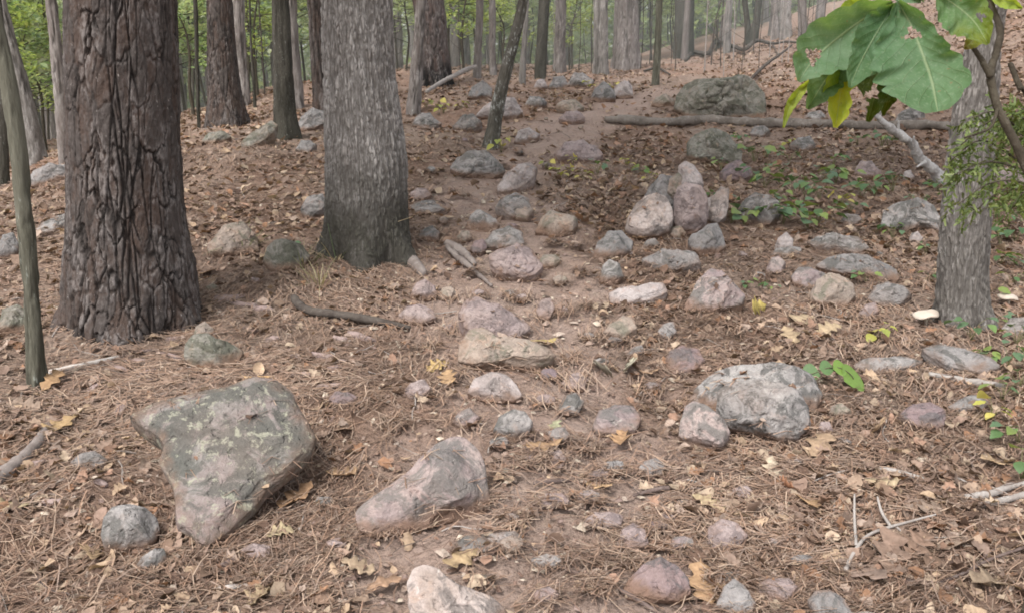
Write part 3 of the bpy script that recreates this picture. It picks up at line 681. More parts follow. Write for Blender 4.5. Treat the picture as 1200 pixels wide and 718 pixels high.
def bark_oak(p, R, k=1.0):
    s = .019 * k
    q = np.stack([p[:, 0] / s, p[:, 1] / s, p[:, 2] / (s * 5)], -1)
    q = q + .5 * np.stack([fbm(q * .6, 71, 3), fbm(q * .6 + 9, 72, 3), .5 * fbm(q * .6 + 4, 73, 3)], -1)
    r1 = ridged(q, 74, 4)                       # high on the ridges' furrow lines
    br = vnoise(np.stack([p[:, 0] / s * .8, p[:, 1] / s * .8, p[:, 2] / (s * 1.3)], -1), 76)
    fur = sstep(.12, .62, r1 + .22 * br)
    q3 = np.stack([p[:, 0] / (s * .8), p[:, 1] / (s * .8), p[:, 2] / (s * 3.2)], -1); q3 = q3 + .4 * np.stack([fbm(q3, 171, 3), fbm(q3 + 5, 172, 3), fbm(q3 + 8, 173, 3)], -1)
    h1, h2, hid = worley(q3, 175)
    fur = np.maximum(fur * .9, .85 * (1 - sstep(0, .22, h2 - h1)))
    fine = fbm(np.stack([p[:, 0] * 160, p[:, 1] * 160, p[:, 2] * 45], -1) / k, 78, 3)
    low = fbm(np.stack([p[:, 0] * 9, p[:, 1] * 9, p[:, 2] * 3], -1), 77, 3)
    disp = k * (-.0095 * fur + .003 * fine) + .009 * low
    tone = np.clip(.5 - .3 * r1 + .45 * low + .35 * fine + .5 * (hid - .5), 0, 1)
    return disp, np.clip(fur * .85, 0, 1), tone, np.zeros(len(p))

def bark_smooth(p, R, k=1.0):
    s = .03 * k
    q = np.stack([p[:, 0] / s, p[:, 1] / s, p[:, 2] / (s * 5)], -1)
    a = fbm(q, 81, 4, .6); r1 = ridged(q * .9 + .4 * a[:, None], 83, 3)
    fur = sstep(.25, .7, r1)
    return k * (.003 * a - .0035 * fur), fur * .6, np.clip(.5 + .6 * a, 0, 1), np.zeros(len(p))

BK = {'pine': bark_pine, 'oak': bark_oak, 'smooth': bark_smooth}

def trunk_mesh(name, C, rad, bark, mat, nth, dz, k=1., lobes=0., lobe_n=5, ztop=None, seed=0, flare_z=.3):
    """C: centre line relative to the base (z up), rad: radii; fine rings below ztop, coarse above"""
    C = np.asarray(C, float); rad = np.asarray(rad, float)
    zt = C[-1, 2]; ztop = min(ztop or zt, zt)
    z = np.arange(-.22, ztop, dz)
    if zt > ztop: z = np.concatenate([z, np.arange(ztop, zt, max(.12, dz * 6))])
    cs = np.stack([np.interp(z, C[:, 2], C[:, 0]), np.interp(z, C[:, 2], C[:, 1])], -1)
    # smooth the centre line and radius
    rr = np.interp(z, C[:, 2], rad)
    for _ in range(3):
        rr[1:-1] = (rr[:-2] + 2 * rr[1:-1] + rr[2:]) / 4; cs[1:-1] = (cs[:-2] + 2 * cs[1:-1] + cs[2:]) / 4
    th = np.linspace(0, 2 * np.pi, nth, endpoint=False)
    Z, T = np.meshgrid(z, th, indexing='xy')          # (nth, nz)
    Rr = np.tile(rr, (nth, 1))
    r0 = np.median(rad)
    lowf = np.clip(1 - (Z + .03) / flare_z, 0, 1) ** 1.6
    lob = .5 + .5 * np.cos(lobe_n * T + seed + .8 * np.sin(2 * T + seed))
    Rr = Rr * (1 + lobes * lowf * (lob - .35))
    Rr = Rr * (1 + .03 * vnoise(np.stack([np.cos(T) * 1.2 + seed, np.sin(T) * 1.2, Z * 1.4], -1).reshape(-1, 3), 90 + seed).reshape(Rr.shape))
    p = np.stack([np.cos(T) * Rr, np.sin(T) * Rr, Z], -1).reshape(-1, 3)
    d, crack, tone, edge = BK[bark](p + seed * 3.1, r0, k)
    Rd = Rr.ravel() + d
    V = np.stack([np.cos(T.ravel()) * Rd + np.tile(cs[:, 0], nth), np.sin(T.ravel()) * Rd + np.tile(cs[:, 1], nth), Z.ravel()], -1)
    F = grid_faces(nth, len(z), True)
    top = np.arange(nth) * len(z) + len(z) - 1
    V = np.vstack([V, [cs[-1, 0], cs[-1, 1], z[-1] + .05]])
    Ft = np.stack([top, np.roll(top, -1), np.full(nth, len(V) - 1)], -1)
    return mesh_of(name, V, [F, Ft], {'crack': np.append(crack, 0), 'tone': np.append(tone, .5), 'edge': np.append(edge, 0)}, True, BARK[mat])

def tree(name, ctrl, label, bark='pine', mat='pine', nth=48, dz=.05, k=1., H=9., lobes=.0, lobe_n=5, base=None, seed=0, group=None, flare_z=.3, sink=0.):
    u0, v0, w0 = ctrl[0]
    B = P(u0, v0) if base is None else base
    y = B[1]
    C, rad = [], []
    for u, v, w in ctrl:
        q = on_plane(u, v, y); dep = (q - EYE) @ FWD
        C.append(q - B); rad.append(w / 2 / F0 * dep)
    C = np.array(C); C[0] = 0
    d = (C[-1] - C[-2]) / max(C[-1, 2] - C[-2, 2], 1e-3); d = np.array([d[0] * .6, 0, 1])
    ztop = C[-1, 2] + .25
    C = np.vstack([C, C[-1] + d * 1.5, C[-1] + d * max(H - C[-1, 2], 2)]); rad += [rad[-1] * .95, rad[-1] * .6]
    C = np.vstack([C[0] - np.array([0, 0, .3]), C]); rad = [rad[0] * 1.05] + rad
    # the trunk stands so that its front touches the marked ground line
    fr = rad[1] * .75
    B2 = np.array([B[0], B[1] + fr, gz(B[0], B[1] + fr)])
    C = C + np.array([0, 0, 0]); sc_ = B2[1] / B[1]
    C[:, 0] *= sc_; rad = np.array(rad) * sc_
    B2[0] = B[0] * sc_
    me = trunk_mesh('trunk', C, rad, bark, mat, nth, dz, k, lobes, lobe_n, ztop, seed, flare_z)
    t = thing(name, B2, label, 'tree', group)
    link('trunk', me, (0, 0, 0), t)
    return t

t_pine = tree('pine_tree', [(157,392,156),(156,365,148),(154,330,144),(150,280,133),(147,220,127),(144,100,125),(142,-10,123),(140,-70,121)], 'large pine with reddish plated bark standing at the left front', 'pine', 'pine', 460, .0055, 1.0, 9, .22, 5, seed=1, flare_z=.22)
t_oak = tree('oak_tree', [(434,310,108),(432,285,101),(430,250,97),(429,200,95),(422,100,84),(418,0,84),(417,-40,84)], 'grey oak with dark mossy foot beside the upper trail', 'oak', 'oak', 440, .006, 1.0, 9, .42, 5, seed=2, flare_z=.24)
t_right = tree('oak_tree', [(1128,384,70),(1127,360,61),(1127,330,57),(1132,250,55),(1140,150,51),(1151,60,41),(1163,0,37),(1170,-40,35)], 'slender grey oak on the right with a white mushroom beside its foot', 'oak', 'grey', 260, .008, .8, 8, .35, 4, seed=3, flare_z=.15)
t_thin = tree('sapling_tree', [(47,456,27),(45,430,25),(38,350,22),(29,240,20),(20,170,19),(10,100,18),(-6,20,17),(-14,-20,17)], 'thin leaning tree with greenish bark at the left edge', 'smooth', 'green', 140, .012, 2.8, 7, .25, 3, seed=4, flare_z=.12)
t_second = tree('pine_tree', [(266,149,48),(264,120,41),(262,90,36),(259,40,31),(257,0,29),(256,-20,29)], 'brown pine with a flared foot between the front pine and the dark straight oak', 'pine', 'pine', 160, .02, 1., 11, .3, 5, seed=5, flare_z=.5)
t_dark = tree('oak_tree', [(336,163,31),(334,140,27),(332,90,23),(330,40,22),(329,0,21),(328,-20,21)], 'straight dark oak trunk flecked with lichen, right of the brown pine', 'smooth', 'dark', 90, .03, 2., 9, .3, 4, seed=6)
t_char = tree('pine_tree', [(511,102,41),(510,85,38),(508,60,35),(504,20,37),(501,0,36),(499,-20,36)], 'big far pine with a charred black foot, right of the front oak', 'pine', 'char', 160, .025, 1.2, 12, .2, 5, seed=7)
t_lean = tree('sapling_tree', [(575,174,20),(580,145,17),(586,112,16),(594,80,15),(602,50,14),(609,22,13),(613,0,12),(616,-20,12)], 'leaning sapling flecked with white lichen, rising from a grey boulder', 'smooth', 'lichen', 72, .03, 1.8, 6, .2, 3, seed=8)
t_str = tree('oak_tree', [(633,93,15),(634,70,14),(636,40,13),(638,0,13),(639,-20,13)], 'straight dark thin trunk right of the leaning sapling', 'smooth', 'dark', 48, .05, 1.5, 8, .2, 4, seed=9)
t_bigfar = tree('pine_tree', [(734,82,36),(734,60,32),(734,30,28),(734,0,27),(734,-20,27)], 'big far pine behind the pale stones on the crest of the trail', 'pine', 'far', 110, .05, 1.6, 12, .2, 5, seed=10)
t_blk = tree('oak_tree', [(801,68,25),(801,50,24),(802,20,23),(802,0,23),(802,-20,23)], 'thick very dark trunk on the crest above the mossy boulder', 'smooth', 'dark', 64, .05, 2., 11, .25, 4, seed=11)
FAR = [
 ('pine_tree', [(484,135,18),(486,110,15),(489,70,14),(493,20,13),(495,-20,13)], 'thin brown trunk just in front of the charred pine, to its left', 'pine', 'far'),
 ('pine_tree', [(348,128,18),(346,90,15),(343,40,12),(341,-20,12)], 'brown trunk hidden partly behind the straight dark oak', 'pine', 'far'),
 ('pine_tree', [(378,135,24),(376,100,20),(371,40,18),(368,-20,18)], 'pinkish pine trunk between the straight dark oak and the front oak', 'pine', 'pine'),
 ('pine_tree', [(285,125,17),(284,100,15),(281,60,15),(278,-20,14)], 'greyish trunk right behind the brown pine', 'pine', 'far'),
 ('pine_tree', [(40,192,30),(34,150,24),(24,100,19),(8,40,16),(-10,-30,15)], 'far pine leaning strongly to the left, behind the thin green tree', 'pine', 'grey'),
 ('oak_tree', [(53,142,14),(51,100,13),(48,40,13),(46,-20,13)], 'greenish grey trunk in the haze left of the big front pine', 'smooth', 'far'),
 ('pine_tree', [(77,192,15),(73,130,14),(66,60,13),(58,-20,13)], 'brownish thin trunk close to the left side of the big front pine', 'pine', 'far'),
 ('oak_tree', [(5,217,14),(4,180,12),(2,120,11),(0,60,10)], 'dark thin trunk at the left edge behind the thin green tree', 'smooth', 'dark'),
 ('sapling_tree', [(612,99,9),(613,70,7),(616,30,6),(618,-20,6)], 'very thin grey sapling right of the leaning sapling', 'smooth', 'grey'),
 ('pine_tree', [(559,92,11),(560,60,9),(562,20,9),(563,-20,9)], 'straight grey trunk left of the leaning sapling', 'smooth', 'far'),
 ('pine_tree', [(578,90,9),(577,60,8),(577,20,8),(576,-20,8)], 'brownish thin trunk directly behind the leaning sapling', 'pine', 'far'),
 ('pine_tree', [(656,86,16),(656,60,13),(657,20,13),(658,-20,13)], 'pale far pine between the straight dark trunk and the big far pine', 'pine', 'far'),
 ('pine_tree', [(704,88,19),(704,60,17),(704,20,17),(703,-20,17)], 'light grey pine touching the big far pine on its left', 'pine', 'grey'),
 ('oak_tree', [(768,100,9),(770,70,9),(772,30,8),(773,-20,8)], 'thin mossy grey trunk between the big far pine and the thick dark trunk', 'smooth', 'green'),
 ('oak_tree', [(882,52,13),(886,30,9),(889,0,8),(891,-20,8)], 'forked dark trunk on the crest, the right fork', 'smooth', 'dark'),
 ('oak_tree', [(879,52,11),(876,30,7),(873,0,6),(871,-20,6)], 'forked dark trunk on the crest, the left fork', 'smooth', 'dark'),
 ('pine_tree', [(908,46,11),(908,20,9),(907,-20,9)], 'far grey trunk left of the light ridged one on the crest at right', 'pine', 'far'),
 ('pine_tree', [(921,46,16),(920,20,14),(919,-20,14)], 'light ridged trunk on the crest, left of the big green leaves', 'pine', 'grey'),
 ('oak_tree', [(941,44,11),(940,20,10),(940,-20,10)], 'grey trunk on the crest partly behind the big green leaves', 'smooth', 'far'),
 ('oak_tree', [(845,56,9),(848,30,7),(852,-20,7)], 'slim grey trunk right of the thick dark trunk', 'smooth', 'far'),
 ('sapling_tree', [(233,150,5),(231,90,5),(230,30,6),(228,-20,6)], 'dark pole-thin sapling left of the brown pine', 'smooth', 'dark'),
 ('sapling_tree', [(299,128,4),(297,90,4),(294,50,3),(292,-20,3)], 'black pole-thin sapling right of the brown pine', 'smooth', 'dark'),
]
for i, (nm, c, lb, bk, mt) in enumerate(FAR):
    tree(nm, c, lb, bk, mt, 40, .07, 1.6, 9, .15, 4, seed=20 + i)

# roots at the foot of the front oak and the pine
def stick(name, px, rpx, mat, label, lift=1.0, cat='stick', n=10, rough=.25, seed=0, group=None, heights=None):
    pts, rad = [], []
    for i, (u, v) in enumerate(px):
        q = P(u, v); rr = (rpx[i] if isinstance(rpx, (list, tuple)) else rpx) / F0 * ((q - EYE) @ FWD)
        q = q.copy(); q[2] += rr * lift + (heights[i] if heights else 0)
        pts.append(q); rad.append(rr)
    pts = np.array(pts); o = pts[0].copy()
    V, Fc = tube(pts - o, rad, n, rough, seed, rings=max(14, 9 * len(px)))
    return link(name, mesh_of(name, V, Fc, None, True, WOOD[mat]), o, None, label, cat, group)

S = stick
S('fallen_log', [(709,143),(735,145),(780,147),(820,145),(860,146),(905,149),(940,149),(985,151),(1020,152),(1075,151),(1112,153)], [3.8,5.3,4.8,5.6,5.0,5.8,5.1,5.8,5.1,5.6,5], 'log', 'long straight fallen log lying across the slope below the mossy boulder', .8, 'log', 24, .5, 1)
S('branch', [(345,355),(352,365),(368,371),(400,375),(440,381),(481,387)], [4.6,5.2,4.8,5,4.5,2.4], 'dark', 'curved brown stick lying between the front pine and the trail', 1.3, 'stick', 12, .3, 2)
S('root', [(-8,568),(18,548),(42,525),(57,500)], [9,8,7,4.5], 'root', 'thick curved greyish root or limb in the leaves at the left edge', .45, 'root', 12, .3, 3)
S('branch', [(58,439),(85,433),(112,427),(140,420)], [3.2,3.2,3,2.4], 'pale', 'pale bare stick lying at the foot of the thin green tree', .9, 'stick', 10, .25, 4)
S('branch', [(617,637),(640,655),(668,670),(705,683),(740,700),(775,722)], [1.6,2.1,2.6,2.6,2.8,2.6], 'brown', 'long thin dark stick running down to the bottom edge of the photo', .8, 'stick', 8, .25, 5)
def multi(name, parts, mat, label, cat='branch', n=8, rough=.25, seed=0):
    """one branching dead twig: every fork in the same mesh"""
    so_ = Soup(); o = None
    for px, rpx, hs in parts:
        pts, rad = [], []
        for i, (u, v) in enumerate(px):
            q = P(u, v + 0.0).copy(); rr = rpx[i] / F0 * ((q - EYE) @ FWD); q[2] += rr + hs[i]; pts.append(q); rad.append(rr)
        pts = np.array(pts)
        if o is None: o = pts[0].copy()
        V, Fc = tube(pts - o, rad, n, rough, seed + len(so_.V), rings=8 * len(px)); so_.add(V, Fc)
    return link(name, so_.mesh(name, WOOD[mat]), o, None, label, cat)
multi('dead_twig', [([(990,670),(1003,648),(1018,635),(1045,625),(1095,614)], [3,2.3,2,1.8,1], [0,.01,.02,.02,.03]), ([(1003,645),(1000,620),(999,600)], [2,1.6,1], [.01,.03,.06]), ([(1043,626),(1032,612),(1026,600)], [1.8,1.7,1.1], [.02,.03,.05]), ([(1050,626),(1075,640)], [1.4,.8], [.02,.005])], 'grey', 'grey forked dead twig lying on leaves at lower right')
multi('dead_twig', [([(1104,682),(1130,676),(1160,662),(1205,648)], [1.6,2,2,1.8], [0,.01,.015,.02]), ([(1130,676),(1155,655),(1175,640)], [1.2,1,.7], [.01,.01,.01]), ([(1104,682),(1075,683),(1045,674)], [1.6,1.6,1.2], [0,0,0])], 'brown', 'long curved brown twig at the bottom right corner')
S('branch', [(1030,550),(1050,554),(1082,563)], [3,3.6,2.6], 'grey', 'short grey rotten stick right of the boulder group', .6, 'stick', 10, .35, 8)
S('branch', [(1132,586),(1160,582),(1182,573),(1205,568)], [4.5,4.8,4,3.5], 'grey', 'dark grey broken branch at the right edge', .8, 'stick', 10, .35, 9)
S('branch', [(1152,594),(1180,588),(1210,580)], [3.6,4.2,4], 'grey', 'pale broken branch lying in front of the dark grey one at the right edge', .9, 'stick', 10, .3, 10)
S('branch', [(1088,440),(1120,447),(1150,452),(1178,455)], [3,4,4.5,3.2], 'grey', 'weathered brown stick below the blue-grey ledge', .7, 'stick', 10, .35, 11)
S('branch', [(625,567),(645,566),(669,564)], [2.2,2.6,2], 'brown', 'short brown stick right of the wedge-shaped rock', .8, 'stick', 8, .25, 12)
S('branch', [(742,581),(765,576),(784,573)], [1.6,3,3.2], 'brown', 'short tapered stick in the trail below the boulder group', .7, 'stick', 8, .25, 13)
S('branch', [(805,562),(818,566),(832,574)], [.9,1.1,.8], 'grey', 'tiny straight twig left below the boulder group', .9, 'stick', 6, .2, 14)
S('branch', [(962,608),(963,622),(964,637)], [1.2,1.3,1.1], 'pale', 'small pale twig left of the grey forked twig', .8, 'stick', 6, .2, 15)
S('fallen_branch', [(500,112),(515,106),(530,101),(545,96),(558,93)], [2.2,2.5,2.8,2.8,2], 'grey', 'fallen branch on the ground right of the charred pine', 1.2, 'branch', 10, .25, 16, None, [.02, .06, .1, .14, .18])
multi('fallen_branch', [([(803,73),(812,66),(830,67),(838,57),(860,61),(872,64),(886,56),(905,58),(925,56),(950,60)], [2,2.4,2.4,2.6,2.2,2.4,2.2,1.6,1.2,.8], [0,.04,.05,.14,.08,.07,.12,.1,.1,.08]), ([(838,57),(832,40),(818,24),(812,16)], [1.6,1.2,1,.7], [.14,.25,.5,.7]), ([(905,58),(912,68)], [1,.6], [.1,.02])], 'dark', 'crooked dark fallen branch on the crest above the mossy boulder')
multi('dead_twig', [([(876,100),(885,94),(900,84),(915,76),(927,68)], [1.6,2,1.8,1.4,.9], [0,.06,.12,.17,.22])], 'dark', 'dark bare stick poking up from behind the mossy boulder')
multi('dead_twig', [([(755,86),(770,84),(785,90)], [1.4,1.5,1], [.02,.04,.02])], 'dark', 'short dark curved twig on the crest right of the big far pine')
# white dead branch leaning up in front of the log
ob_ = P(1106, 214); y0 = ob_[1]
wp = [(1106,214),(1090,196),(1078,186),(1070,170),(1052,156),(1038,146),(1024,134)]
wl = np.array([on_plane(u, v, y0 - .05 * i) for i, (u, v) in enumerate(wp)])
wr = np.array([8, 6.5, 5.5, 5, 4.6, 4, 3]) / F0 * y0
so_ = Soup(); V, Fc = tube(wl - ob_, wr, 14, .55, 31, rings=110); so_.add(V, Fc)
for a, b in (((1052, 156), (1053, 142)), ((1070, 172), (1071, 160)), ((1030, 140), (1032, 130)), ((1084, 190), (1074, 196))):
    V, Fc = tube(np.array([on_plane(*a, y0 - .2), on_plane(*b, y0 - .24)]) - ob_, [.016, .006], 7, .2, 5, rings=8); so_.add(V, Fc)
link('dead_branch', so_.mesh('dead_branch', WOOD['white']), ob_, None, 'whitish dead branch with short stubs leaning up over the fallen log', 'branch')

# root of the oak, bleached wood and bark
S('tree_root', [(474,300),(486,312),(497,322)], [9,8,5], 'root', 'pale root running out from the front oak foot to the trail', .2, 'root', 12, .4, 40)
so_ = Soup(); o_ = P(525, 295)
for px, rp in (([(524,291),(535,303),(552,316),(576,336)], [3,4,3.4,1.8]), ([(524,287),(540,298),(556,311)], [4,6,3])):
    pts = np.array([P(u, v) for u, v in px]); rr = np.array(rp) / F0 * pts[:, 1]; pts[:, 2] += rr * .7
    V, Fc = tube(pts - o_, rr, 9, .5, 41 + len(px), rings=26); so_.add(V, Fc)
link('wood_chunk', so_.mesh('wood_chunk', WOOD['root']), o_, None, 'bleached split wood chunk on the trail right of the oak root', 'wood')

def flake(u, v, lpx, wpx, ang, mat, label, group=None, tilt=0.):
    q = P(u, v); d = (q - EYE) @ FWD; L, Wd = lpx / F0 * d, wpx / F0 * d
    a = np.linspace(0, 2 * np.pi, 15)[:-1]
    r_ = np.random.default_rng(int(u * 7 + v))
    k = r_.uniform(.7, 1.1, 14)
    ca, sa = math.cos(ang), math.sin(ang)
    x, y = np.cos(a) * L / 2 * k, np.sin(a) * Wd / 2 * k
    top = np.stack([x * ca - y * sa, x * sa + y * ca, .010 + r_.uniform(-.003, .003, 14) + tilt * y], -1)
    bot = top - [0, 0, .009]
    mid = np.array([[0, 0, .017]])
    V = np.vstack([top, bot, mid]); i = np.arange(14); j = np.roll(i, -1)
    gq = terrain(V[:, 0] + q[0], V[:, 1] + q[1]) - q[2]; V[:, 2] += gq
    return link('bark_flake', mesh_of('bark_flake', V, [np.stack([i, i + 14, j + 14, j], -1), np.stack([i, j, np.full(14, 28)], -1)], None, False, WOOD[mat]), q, None, label, 'bark', group)
BF = [(272,350,44,9,-.1),(285,358,40,10,-.35),(262,352,26,7,.2),(308,362,30,8,-.3),(418,393,36,12,-.7),(432,398,26,9,-.5),(398,398,20,7,-.4),(378,418,30,10,-.5),(392,432,18,8,.2),(176,412,28,12,.3),(200,418,34,10,-.2),(158,424,26,8,.1),(118,425,34,9,.15),(172,438,22,10,.4),(110,455,20,9,1.2),(142,480,12,26,.2),(345,412,24,10,-.4),(320,398,20,8,.3),(205,398,24,9,.1),(140,432,26,7,-.2),(352,440,26,8,.2),(386,454,34,8,-.1),(60,590,30,9,-.2),(42,545,26,7,.4),(118,566,20,8,0),(270,660,30,5,.9),(400,425,16,7,.5)]
for i, (u, v, l, w_, a) in enumerate(BF):
    flake(u, v, l, w_, a, 'flake', 'flat pinkish-grey flake of pine bark on the needles near the front pine', 'bark flakes around the front pine')
flake(220, 378, 36, 8, .35, 'yellow', 'bright yellow-tan strip of wood at the right foot of the front pine')
flake(305, 445, 40, 6, .12, 'yellow', 'thin yellow-tan sliver of wood on the far side of the lichened boulder')
flake(272, 690, 50, 8, .25, 'pale', 'pale tan sliver of wood at the bottom left')

# mushrooms by the right-hand tree
def mushroom(u, v, wpx, hpx, label, tilt):
    q = P(u, v); s = wpx / 2 / F0 * ((q - EYE) @ FWD); h = hpx / F0 * ((q - EYE) @ FWD)
    prof = np.array([(0, .34), (.35, .33), (.7, .24), (.93, .10), (1., -.02), (.96, -.10), (.8, -.06), (.5, .0), (.16, .02)])
    n = 28; a = np.linspace(0, 2 * np.pi, n, endpoint=False)
    wv = 1 + .09 * np.sin(2 * a + 1) + .05 * np.sin(5 * a)
    V = np.stack([np.outer(np.cos(a) * wv, prof[:, 0] * s), np.outer(np.sin(a) * wv, prof[:, 0] * s), np.tile(prof[:, 1] * s, (n, 1)) + np.outer(np.sin(3 * a) * .08 * s, prof[:, 0])], -1)
    V[..., 2] += V[..., 0] * tilt
    V = V.reshape(-1, 3)
    t = thing('mushroom', q, label, 'mushroom', 'white mushrooms by the right-hand tree')
    me = mesh_of('cap', V + [0, 0, h], grid_faces(n, len(prof), True), {'Col': np.tile([.47, .40, .33], (len(V), 1))}, True, M_MUSH)
    link('cap', me, (0, 0, 0), t)
    V, Fc = tube([(0, 0, -.02), (s * .1, 0, h * .5), (0, 0, h)], [s * .22, s * .17, s * .2], 10, .1, 3)
    link('stem', mesh_of('stem', V, Fc, {'Col': np.tile([.4, .33, .26], (len(V), 1))}, True, M_MUSH), (0, 0, 0), t)
M_MUSH = col_mat('mushroom_flesh', .1, .6, .3, .12)
mushroom(1084, 380, 28, 12, 'white mushroom with a wide wavy cap left of the right-hand tree foot', .12)
mushroom(1180, 358, 22, 10, 'white mushroom partly behind leaves right of the right-hand tree', -.1)
# ------------------------------------------------------------------ litter
def oak_leaf(L=1., lobes=3, depth=.5, seed=0, curl=.3, nseg=14):
    """flat outline strip of a lobed leaf of length L along +x: verts (2 edges + midrib) and faces"""
    r_ = np.random.default_rng(seed)
    s = np.linspace(0, 1, nseg)
    env = np.sin(np.pi * np.clip(s, 0, 1) ** .85) ** .75 * .34
    ww = 1 - depth * (.5 + .5 * np.cos(2 * np.pi * lobes * s + r_.uniform(-.4, .4)))
    w = env * ww; w[0] = .008; w[1] = .012; w[-1] = .015
    w2 = env * (1 - depth * (.5 + .5 * np.cos(2 * np.pi * lobes * s + r_.uniform(-.9, .9)))); w2[0] = .008; w2[1] = .012; w2[-1] = .015
    bx = s; by = .07 * np.sin(s * 3 + r_.uniform(0, 6))
    cz = curl * (.35 * (s - .5) ** 2 * 2 * r_.uniform(-.6, 1.4) + .04 * np.sin(7 * s + seed))
    fold = curl * r_.uniform(-.4, 1.1)
    tw = r_.uniform(-1, 1) * curl
    mid = np.stack([bx, by, cz], -1)
    fl = 1 + .25 * r_.normal(size=nseg); fr = 1 + .25 * r_.normal(size=nseg)
    Lf = np.stack([bx, by + w, cz + fold * w * fl + tw * w * (s - .5)], -1)
    Rt = np.stack([bx, by - w2, cz + fold * w2 * fr - tw * w2 * (s - .5)], -1)
    V = np.concatenate([Lf, mid, Rt]) * L
    V[:, 0] -= .5 * L
    i = np.arange(nseg - 1)
    F = np.concatenate([np.stack([i, i + nseg, i + nseg + 1, i + 1], -1), np.stack([i + nseg, i + 2 * nseg, i + 2 * nseg + 1, i + nseg + 1], -1)])
    return V, F

def rotz(V, a): c, s = math.cos(a), math.sin(a); return V @ np.array([[c, s, 0], [-s, c, 0], [0, 0, 1]])
def rotx(V, a): c, s = math.cos(a), math.sin(a); return V @ np.array([[1, 0, 0], [0, c, s], [0, -s, c]])
def roty(V, a): c, s = math.cos(a), math.sin(a); return V @ np.array([[c, 0, -s], [0, 1, 0], [s, 0, c]])

# leaves one can point at
LF = [
 (329,628,30,(.56,.46,.27),'pale yellow star-shaped leaf at the tip of the lichened boulder'),
 (348,588,46,(.34,.19,.09),'curled orange-brown leaf right of the lichened boulder'),
 (14,594,40,(.52,.42,.24),'pale yellow leaf at the left edge above the bottom corner'),
 (108,652,46,(.38,.26,.14),'curled tan leaf below the rounded grey stone at bottom left'),
 (826,690,64,(.50,.30,.15),'large tan-orange leaf beside the dark purplish stone'),
 (540,656,46,(.50,.36,.19),'tan folded leaf just above the white quartz rock'),
 (488,607,26,(.30,.28,.2),'small greenish-grey leaf on the lower edge of the wedge rock'),
 (651,502,24,(.42,.45,.27),'pale green leaf in the trail right of the pale knob-like stone'),
 (706,440,36,(.26,.25,.19),'grey-green leaf standing up in the trail, left of a pale green one'),
 (736,437,34,(.48,.48,.36),'pale green leaf lying right of the standing grey-green leaf'),
 (761,438,24,(.46,.29,.17),'small orange-tan leaf right of the pale green leaf pair'),
 (637,403,30,(.58,.45,.14),'yellow pointed leaf on the right end of the long tan slab'),
 (513,432,30,(.58,.40,.14),'yellow-orange leaf in the middle of the trail left of the long tan slab'),
 (525,446,34,(.50,.31,.15),'orange-tan leaf just below the yellow-orange one'),
 (637,524,44,(.46,.28,.14),'orange-brown leaf right of the peak of the wedge rock'),
 (728,519,36,(.42,.24,.11),'brown-orange leaf in the trail below the flat pinkish stone'),
 (702,573,34,(.50,.32,.16),'tan leaf alone in the lower trail'),
 (938,378,40,(.56,.43,.27),'pale lobed leaf between the yellow leaf and the tan squarish rock'),
 (971,392,34,(.54,.41,.25),'pale star-shaped leaf below the tan squarish rock'),
 (925,398,34,(.50,.37,.22),'tan pointed leaf below the pale lobed leaf'),
 (887,368,34,(.60,.48,.10),'yellow upright leaf right of the pink triangular rock'),
 (1031,507,36,(.46,.31,.18),'tan leaf standing up right of the boulder group'),
 (1166,546,36,(.50,.35,.2),'tan leaf at the right edge above the broken branches'),
 (1034,570,34,(.56,.44,.27),'pale yellow curled leaf below the short grey rotten stick'),
 (942,592,40,(.48,.29,.14),'orange-tan leaf left above the grey forked twig'),
 (962,528,46,(.42,.29,.18),'tan torn leaf below the boulder group right end'),
 (906,553,34,(.62,.52,.38),'whitish chewed leaf below the boulder group'),
 (830,598,38,(.58,.45,.26),'pale yellow ragged leaf in the trail above the flat mauve stone'),
 (1042,655,60,(.25,.16,.12),'large dark brown leaf under the grey forked twig'),
 (1010,672,64,(.24,.17,.14),'large grey-brown curled leaf at the thick end of the grey forked twig'),
 (1076,645,50,(.22,.13,.09),'dark reddish-brown leaf right of the grey forked twig'),
 (1160,690,50,(.36,.27,.18),'grey-tan lobed leaf in the bottom right corner'),
 (1090,600,40,(.30,.22,.17),'brown leaf above the grey forked twig'),
 (918,575,30,(.40,.16,.07),'rust-red leaf standing left of the grey forked twig'),
 (560,570,0,(.4,.3,.2),''),
 (810,520,44,(.36,.22,.12),'brown crumpled leaf below the left block of the boulder group'),
 (780,308,26,(.46,.24,.12),'orange leaf on the dark slate slab'),
 (748,283,22,(.50,.32,.18),'tan leaf at the left foot of the stone pile'),
 (1120,645,44,(.33,.24,.18),'brown leaf below the broken branches at right'),
 (985,640,30,(.34,.25,.19),'small brown leaf left of the fork of the grey twig'),
 (400,560,36,(.42,.26,.14),'tan-orange leaf left of the pointed end of the wedge rock'),
 (405,505,34,(.40,.27,.18),'tan leaf right of the lichened boulder'),
 (420,668,40,(.46,.34,.22),'pale tan leaf left of the white quartz rock'),
 (450,690,40,(.42,.25,.15),'orange-tan leaf close to the left side of the white quartz rock'),
 (300,705,44,(.42,.31,.18),'tan leaf at the bottom edge left of the middle'),
 (320,303,32,(.50,.36,.22),'tan leaf below the grey-green rounded rock'),
 (245,322,30,(.36,.22,.12),'brown leaf right of the front pine'),
 (30,480,40,(.34,.25,.19),'brown leaf below the foot of the thin green tree'),
 (70,505,44,(.42,.28,.12),'golden-brown leaf right of the thick curved root'),
 (62,452,34,(.44,.26,.12),'golden curled leaf at the foot of the thin green tree'),
]
lr = np.random.default_rng(11)
